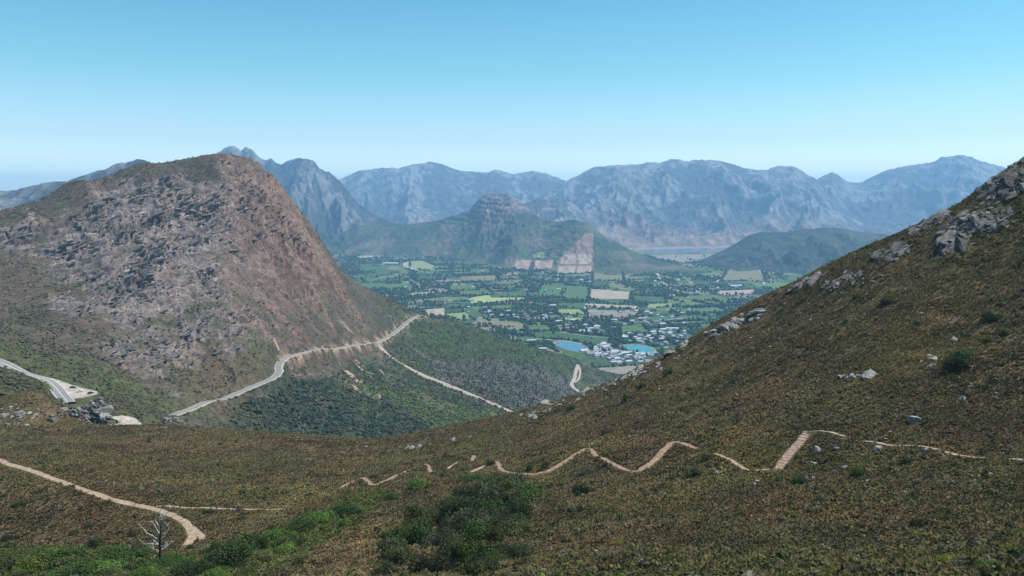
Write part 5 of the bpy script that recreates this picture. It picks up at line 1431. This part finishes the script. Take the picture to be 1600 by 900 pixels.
# ------------------------------------------------------------------ houses
def gable(seed, L, Wd, h, rh, wall, roof, wing=False):
    bm = bmesh.new()
    def part(cx, cy, L, Wd, rot):
        ca, sa = math.cos(rot), math.sin(rot)
        def v(x, y, z): return bm.verts.new((cx + x * ca - y * sa, cy + x * sa + y * ca, z))
        a = [v(-L, -Wd, -1), v(L, -Wd, -1), v(L, Wd, -1), v(-L, Wd, -1)]; b = [v(-L, -Wd, h), v(L, -Wd, h), v(L, Wd, h), v(-L, Wd, h)]
        r0, r1 = v(-L, 0, h + rh), v(L, 0, h + rh)
        for f in [(a[0], a[1], b[1], b[0]), (a[2], a[3], b[3], b[2])]: bm.faces.new(f).material_index = 0
        for f in [(a[1], a[2], b[2], r1, b[1]), (a[3], a[0], b[0], r0, b[3])]: bm.faces.new(f).material_index = 0
        e = 0.5
        o = [v(-L - e, -Wd - e, h - 0.2 * rh + .25), v(L + e, -Wd - e, h - 0.2 * rh + .25), v(L + e, Wd + e, h - 0.2 * rh + .25), v(-L - e, Wd + e, h - 0.2 * rh + .25), v(-L - e, 0, h + rh + .3), v(L + e, 0, h + rh + .3)]
        for f in [(o[0], o[1], o[5], o[4]), (o[2], o[3], o[4], o[5])]: bm.faces.new(f).material_index = 1
        for wx in np.arange(-L + 1.5, L - 1, 3.2):            # window openings as recessed dark panes
            for sy in (-1, 1):
                q = [v(wx - .6, sy * (Wd + .04), 1.0), v(wx + .6, sy * (Wd + .04), 1.0), v(wx + .6, sy * (Wd + .04), 2.3), v(wx - .6, sy * (Wd + .04), 2.3)]
                bm.faces.new(q if sy < 0 else q[::-1]).material_index = 2
    part(0, 0, L, Wd, 0)
    if wing: part(L * 0.45, Wd * 1.1, L * 0.55, Wd * 0.85, math.pi / 2)
    me = bpy.data.meshes.new('house'); bm.to_mesh(me); bm.free()
    for m in (wall, roof, M_glass): me.materials.append(m)
    return me
M_glass = mat_noise('window_glass', (0.02, 0.025, 0.03), (0.05, 0.055, 0.06), 0.5, rough=0.2, spec=0.4)
M_white = mat_noise('white_plaster', (0.46, 0.45, 0.43), (0.62, 0.61, 0.58), 0.4)
M_cream = mat_noise('cream_plaster', (0.50, 0.46, 0.38), (0.64, 0.60, 0.52), 0.4)
M_tin = mat_noise('pale_tin_roof', (0.30, 0.31, 0.34), (0.46, 0.47, 0.50), 0.3, rough=0.6)
M_slate = mat_noise('grey_roof', (0.16, 0.17, 0.19), (0.27, 0.28, 0.31), 0.3)
M_tile = mat_noise('red_tile_roof', (0.22, 0.11, 0.08), (0.34, 0.18, 0.13), 0.4)
HM = [gable(1, 8, 4, 3.4, 2.6, M_white, M_slate), gable(2, 10, 4.5, 3.6, 2.8, M_white, M_tin, True), gable(3, 7, 4, 5.6, 2.4, M_cream, M_tin), gable(4, 9, 4.2, 3.4, 2.8, M_white, M_tile, True), gable(5, 8, 4.5, 3.4, 2.4, M_cream, M_slate, True), gable(6, 9, 4.5, 4.0, 2.2, M_white, M_tin)]
WM = [gable(11, 26, 11, 6, 2.6, M_white, M_tin), gable(12, 20, 9, 5, 2.2, M_cream, M_tin)]
r = np.random.default_rng(37)
village = [(905, 546), (922, 551), (936, 540), (945, 536), (962, 548), (985, 553), (1012, 553), (1030, 551), (1005, 562), (970, 570), (946, 562), (925, 556)]
hs = []
def reg(poly, n, group, lab, kinds, mind):
    xs = [p[0] for p in poly]; ys = [p[1] for p in poly]; got = []; tries = 0
    while len(got) < n and tries < 20000:
        tries += 1
        x, y = r.uniform(min(xs), max(xs)), r.uniform(min(ys), max(ys))
        if not inside(x, y, poly) or inside(x, y, pond1) or inside(x, y, pond2): continue
        p = floor_pt(x, y)
        if any((p[0] - g[0]) ** 2 + (p[1] - g[1]) ** 2 < mind * mind for g in hs): continue
        got.append(p); hs.append(p)
        o = link('house', HM[kinds[int(r.integers(len(kinds)))]]); o.location = p; o.rotation_euler = (0, 0, 0.35 + (math.pi / 2 if r.random() < .5 else 0) + r.normal() * 0.12)
        s = r.uniform(0.9, 1.35); o.scale = (s, s, s)
        tag(o, lab, 'house', group)
reg(village, 95, 'houses of the village by the ponds', 'white house with grey roof packed in the village between the ponds', [0, 0, 1, 2, 5, 4], 19)
reg([(965, 525), (1060, 512), (1080, 520), (1040, 545), (1000, 535), (960, 536)], 40, 'houses above the teal pond', 'pale house in the streets above the teal pond', [0, 1, 4, 5, 2], 24)
reg([(862, 510), (935, 506), (940, 521), (870, 517)], 16, 'houses above the deep green vineyard', 'pale farm house among trees above the deep green vineyard', [1, 3, 4, 5], 30)
reg([(930, 488), (1080, 485), (1080, 510), (960, 508)], 36, 'houses along the main road', 'white house among trees along the main road', [0, 1, 2, 5, 3], 32)
reg([(720, 478), (900, 492), (900, 506), (800, 500), (725, 490)], 26, 'houses in the middle plain', 'white farmhouse between trees in the middle plain', [0, 1, 5, 3], 45)
reg([(560, 396), (650, 393), (665, 405), (600, 408), (560, 404)], 30, 'houses of the far village', 'tiny white house of the far village at the foot of the peaks', [1, 5, 2], 40)
reg([(820, 425), (925, 432), (930, 444), (830, 440)], 24, 'houses under the knoll', 'house with red or white walls at the foot of the knoll', [3, 3, 1, 4], 40)
reg([(600, 440), (860, 440), (900, 480), (640, 480)], 24, 'farmhouses in the left plain', 'lone white farmhouse in the fields of the left plain', [1, 5, 3], 90)
reg([(1000, 440), (1150, 430), (1170, 452), (1040, 475)], 18, 'farmhouses in the right plain', 'lone white farmhouse in the fields of the right plain', [1, 5, 2], 80)
ware = [(610, 413, 'long white shed roof at the left edge of the plain', 2.0), (598, 415, 'smaller white shed left of the long white one', 1.2), (830, 533, 'low white building at the left end of the deep green vineyard', 0.6), (912, 519, 'long cream winery building above the deep green vineyard', 1.0),
        (926, 514, 'white roofed winery hall behind the cream building', 0.9), (1004, 498, 'long white shed by the main road', 0.9), (1050, 514, 'long pale shed right of the village', 0.9), (1003, 566, 'white shed at the near edge of the village', 0.6),
        (962, 567, 'white flat shed at the near edge of the village, left one', 0.6), (1042, 522, 'pale hall against the near hillside', 0.9), (848, 546, 'cream farm building left of the blue pond', 0.5), (800, 468, 'white stable beside the yellow pasture', 0.9), (1150, 448, 'white hall in the right plain', 1.4),
        (760, 489, 'white cellar roof in the middle plain', 1.1), (845, 499, 'pale shed beside the main road', 1.0), (675, 486, 'pale shed on the bare yard', 0.7)]
for i, (x, y, lab, s) in enumerate(ware):
    o = link('shed', WM[i % 2]); o.location = floor_pt(x, y); o.rotation_euler = (0, 0, r.normal() * 0.15 + 0.1); o.scale = (s, s, max(0.7, s * 0.8))
    tag(o, lab, 'shed', 'large sheds in the valley'); hs.append(floor_pt(x, y))

# ------------------------------------------------------------------ trees of the plain
def valley_woods():
    r = np.random.default_rng(41)
    P3 = []
    n = 46000
    px = 480 + 760 * r.random(n); py = 388 + 185 * r.random(n) ** 1.25
    a, b = ray(px, py); d = -CAMZ / b; x = a * d; y = d
    dens = fbm(x / 330, y / 520, 4, 171) + 0.5 * fbm(x / 90, y / 90, 3, 173)
    k = (dens > 0.06) & (r.random(n) < 0.8)
    near = d < 2280
    k &= ~near | (r.random(n) < 0.15)
    pts = np.stack([x, y], -1)[k]
    # hedgerows and windbreaks along parcel edges
    rows = []
    for _ in range(500):
        cx, cy = 520 + 640 * r.random(), 396 + 150 * r.random() ** 1.2
        c = floor_pt(cx, cy)[:2]; an = 0.32 + (math.pi / 2 if r.random() < 0.35 else 0) + r.normal() * 0.08
        L = r.uniform(60, 260); m = int(L / 8)
        s = np.linspace(-L / 2, L / 2, m)
        rows.append(np.stack([c[0] + s * math.cos(an) + r.normal(size=m) * 2, c[1] + s * math.sin(an) + r.normal(size=m) * 2], -1))
    for kf, pix, lab in fields:
        for p, q2 in zip(pix, pix[1:] + pix[:1]):
            if r.random() < 0.45: continue
            A, B = floor_pt(*p)[:2], floor_pt(*q2)[:2]; m = max(2, int(np.linalg.norm(B - A) / 9))
            f = np.linspace(0, 1, m)[:, None]
            rows.append(A * (1 - f) + B * f + r.normal(size=(m, 2)) * 3)
    pts = np.concatenate([pts] + rows)
    # keep trees off fields, water and houses
    px = 800 + F * (pts[:, 0] / pts[:, 1]) / (CP - (-CAMZ / pts[:, 1]) * SP)
    dz = -CAMZ / pts[:, 1]; py = 450 - F * (dz * CP + SP) / (CP - dz * SP)
    bad = np.zeros(len(pts), bool)
    def msk(poly):
        ins = np.zeros(len(pts), bool); j = len(poly) - 1
        for i in range(len(poly)):
            ins ^= ((poly[i][1] > py) != (poly[j][1] > py)) & (px < (poly[j][0] - poly[i][0]) * (py - poly[i][1]) / (poly[j][1] - poly[i][1] + 1e-9) + poly[i][0]); j = i
        return ins
    for kf, pix, lab in fields: bad |= msk(grow(pix, 0.93)) & (r.random(len(pts)) > (0.08 if kf == 'grey' else 0.004))
    for pd in (pond1, pond2): bad |= msk(grow(pd, 1.3))
    bad |= msk([(990, 400), (1150, 398), (1150, 380), (990, 384)])
    H2 = np.array([h[:2] for h in hs])
    for i in range(0, len(pts), 4000):
        dd = ((pts[i:i + 4000, None] - H2[None]) ** 2).sum(-1).min(1)
        bad[i:i + 4000] |= dd < 13 ** 2
    pts = pts[~bad]
    n = len(pts)
    s = (3.2 + 3.6 * r.random(n) ** 2) * (1 + 0.25 * sstep(3500, 6000, pts[:, 1]))
    S = np.stack([s, s, s * (0.9 + 0.9 * r.random(n) ** 2)], -1)
    pal = np.array([(0.024, 0.044, 0.022), (0.032, 0.058, 0.024), (0.022, 0.038, 0.024), (0.044, 0.072, 0.028), (0.030, 0.056, 0.020)])
    col = pal[r.integers(0, 5, n)] * (0.8 + 0.4 * r.random((n, 1)))
    blobs('valley_woods', np.column_stack([pts, np.zeros(n)]), S, col, M_woods, r, label='woods, orchards and windbreaks covering the plain', cat='woods')
valley_woods()

# ------------------------------------------------------------------ parked cars in the lay-by
def car_parts(paint):
    m, nt, b = new_mat('car_paint'); b.inputs['Base Color'].default_value = (*paint, 1); b.inputs['Roughness'].default_value = 0.35; b.inputs['Specular IOR Level'].default_value = 0.5
    def lofted(name, prof, half, mat, inset=0.12):
        bm = bmesh.new()
        L = [bm.verts.new((x, -half + (inset if z > 0.9 else 0), z)) for x, z in prof]; R = [bm.verts.new((x, half - (inset if z > 0.9 else 0), z)) for x, z in prof]
        bm.faces.new(L); bm.faces.new(R[::-1])
        for i in range(len(prof)): j = (i + 1) % len(prof); bm.faces.new((L[j], L[i], R[i], R[j]))
        bmesh.ops.recalc_face_normals(bm, faces=bm.faces)
        bmesh.ops.bevel(bm, geom=bm.edges[:], offset=0.05, segments=2, affect='EDGES')
        me = bpy.data.meshes.new(name); bm.to_mesh(me); bm.free(); me.materials.append(mat); return me
    body = lofted('body', [(-2.1, 0.35), (-2.15, 0.75), (-1.9, 0.95), (-1.45, 0.98), (-1.0, 1.48), (0.5, 1.5), (1.15, 1.0), (2.0, 0.85), (2.15, 0.6), (2.1, 0.35)], 0.86, m)
    glass = lofted('side_window', [(-1.25, 1.02), (-0.92, 1.40), (0.45, 1.42), (0.95, 1.02)], 0.80, M_glass, 0.02)
    bm = bmesh.new(); bmesh.ops.create_cone(bm, segments=16, cap_ends=True, radius1=0.33, radius2=0.33, depth=0.22)
    bmesh.ops.rotate(bm, verts=bm.verts, cent=(0, 0, 0), matrix=__import__('mathutils').Matrix.Rotation(math.pi / 2, 3, 'X'))
    wm = bpy.data.meshes.new('wheel'); bm.to_mesh(wm); bm.free(); wm.materials.append(M_bark)
    return body, glass, wm
cars = [(84.5, 598, (0.75, 0.74, 0.72), 0.5, 'white car parked in the middle of the lay-by'), (97, 599, (0.03, 0.03, 0.035), 1.2, 'dark car parked at the right end of the lay-by'), (76, 592, (0.16, 0.17, 0.19), 0.2, 'grey car parked at the back of the lay-by')]
def on_layby(f, o):
    k = int(f * (len(LAY_IN) - 1)); return LAY_IN[k] * (1 - o) + LAY_OUT[k] * o
q = np.array([on_layby(0.55, 0.5), on_layby(0.78, 0.75), on_layby(0.36, 0.6)])
for i, (x, y, paint, rz, lab) in enumerate(cars):
    t = bpy.data.objects.new('parked_car', None); COL.objects.link(t); t.location = q[i] + np.array([0, 0, 0.5]); t.rotation_euler = (0, 0, rz)
    tag(t, lab, 'car', 'cars in the lay-by')
    body, glass, wm = car_parts(paint)
    link('body', body, t); link('side_window', glass, t).scale = (1.0, 1.09, 1.0)
    for sx in (-1.3, 1.3):
        for sy in (-0.8, 0.8):
            w = link('wheel', wm, t); w.location = (sx, sy, 0.33)

# ------------------------------------------------------------------ air
HZ = bpy.data.materials.new('valley_haze'); HZ.use_nodes = True
nt = HZ.node_tree; nt.nodes.clear()
out = nt.nodes.new('ShaderNodeOutputMaterial'); pv = nt.nodes.new('ShaderNodeVolumePrincipled')
pv.inputs['Color'].default_value = (0.34, 0.64, 1.0, 1); pv.inputs['Density'].default_value = 6.6e-5; pv.inputs['Anisotropy'].default_value = 0.1
nt.links.new(pv.outputs['Volume'], out.inputs['Volume'])
bm = bmesh.new(); bmesh.ops.create_cube(bm, size=1.0)
me = bpy.data.meshes.new('haze'); bm.to_mesh(me); bm.free(); me.materials.append(HZ)
hz_o = link('haze', me); lo, hi = -135.0, 1175.0
hz_o.location = (0, 12900, (lo + hi) / 2); hz_o.scale = (80000, 28000, hi - lo)
tag(hz_o, 'thin blue haze filling the air of the valley', 'haze', kind='stuff')

# ------------------------------------------------------------------ light and sky
SUN_EL, SUN_AZ = 60.0, 82.0                     # azimuth from straight ahead towards the right
w = bpy.data.worlds.new('World'); scene.world = w; w.use_nodes = True
nt = w.node_tree; bg = nt.nodes['Background']
sky = nt.nodes.new('ShaderNodeTexSky'); sky.sky_type = 'NISHITA'; sky.sun_disc = False
sky.sun_elevation = math.radians(SUN_EL); sky.sun_rotation = math.radians(SUN_AZ)
sky.altitude = 700; sky.air_density = 1.0; sky.dust_density = 0.6; sky.ozone_density = 1.0
hs_n = nt.nodes.new('ShaderNodeMix'); hs_n.data_type = 'RGBA'; hs_n.blend_type = 'MULTIPLY'; hs_n.inputs['Factor'].default_value = 1.0
tc = nt.nodes.new('ShaderNodeTexCoord'); sx = nt.nodes.new('ShaderNodeSeparateXYZ'); nt.links.new(tc.outputs['Generated'], sx.inputs[0])
rp = nt.nodes.new('ShaderNodeValToRGB'); nt.links.new(sx.outputs['Z'], rp.inputs['Fac'])
rp.color_ramp.elements[0].position = 0.02; rp.color_ramp.elements[0].color = (1.28, 1.28, 1.1, 1)
for _p, _c in ((0.07, (0.78, 0.83, 0.82)), (0.15, (0.46, 0.77, 0.70))):
    _e = rp.color_ramp.elements.new(_p); _e.color = (*_c, 1)
rp.color_ramp.elements[-1].position = 0.26
rp.color_ramp.elements[-1].color = (0.305, 0.68, 0.69, 1)
nt.links.new(rp.outputs['Color'], hs_n.inputs['B'])
nt.links.new(sky.outputs['Color'], hs_n.inputs['A']); nt.links.new(hs_n.outputs['Result'], bg.inputs['Color'])
bg.inputs['Strength'].default_value = 0.15
sl_ = bpy.data.lights.new('sun', 'SUN'); sl_.energy = 4.8; sl_.angle = math.radians(0.53); sl_.color = (1.0, 0.95, 0.87)
so = bpy.data.objects.new('sun', sl_); COL.objects.link(so)
from mathutils import Vector
el, az = math.radians(SUN_EL), math.radians(SUN_AZ)
dv = Vector((math.sin(az) * math.cos(el), math.cos(az) * math.cos(el), math.sin(el)))
so.rotation_euler = dv.to_track_quat('Z', 'Y').to_euler(); so.location = (300, -100, 900)

cam = bpy.data.cameras.new('camera'); co = bpy.data.objects.new('camera', cam); COL.objects.link(co)
cam.sensor_width = 36; cam.lens = 36 * F / 1600; cam.clip_start = 0.5; cam.clip_end = 90000
co.location = (0, 0, CAMZ); co.rotation_euler = (math.pi / 2 - PITCH, 0, 0)
scene.camera = co
scene.view_settings.view_transform = 'Standard'; scene.view_settings.look = 'None'; scene.view_settings.exposure = 0.5; scene.view_settings.gamma = 1.0
scene.cycles.max_bounces = 4; scene.cycles.diffuse_bounces = 2; scene.cycles.glossy_bounces = 1; scene.cycles.transmission_bounces = 1; scene.cycles.volume_bounces = 2
scene.cycles.transparent_max_bounces = 4; scene.cycles.caustics_reflective = False; scene.cycles.caustics_refractive = False
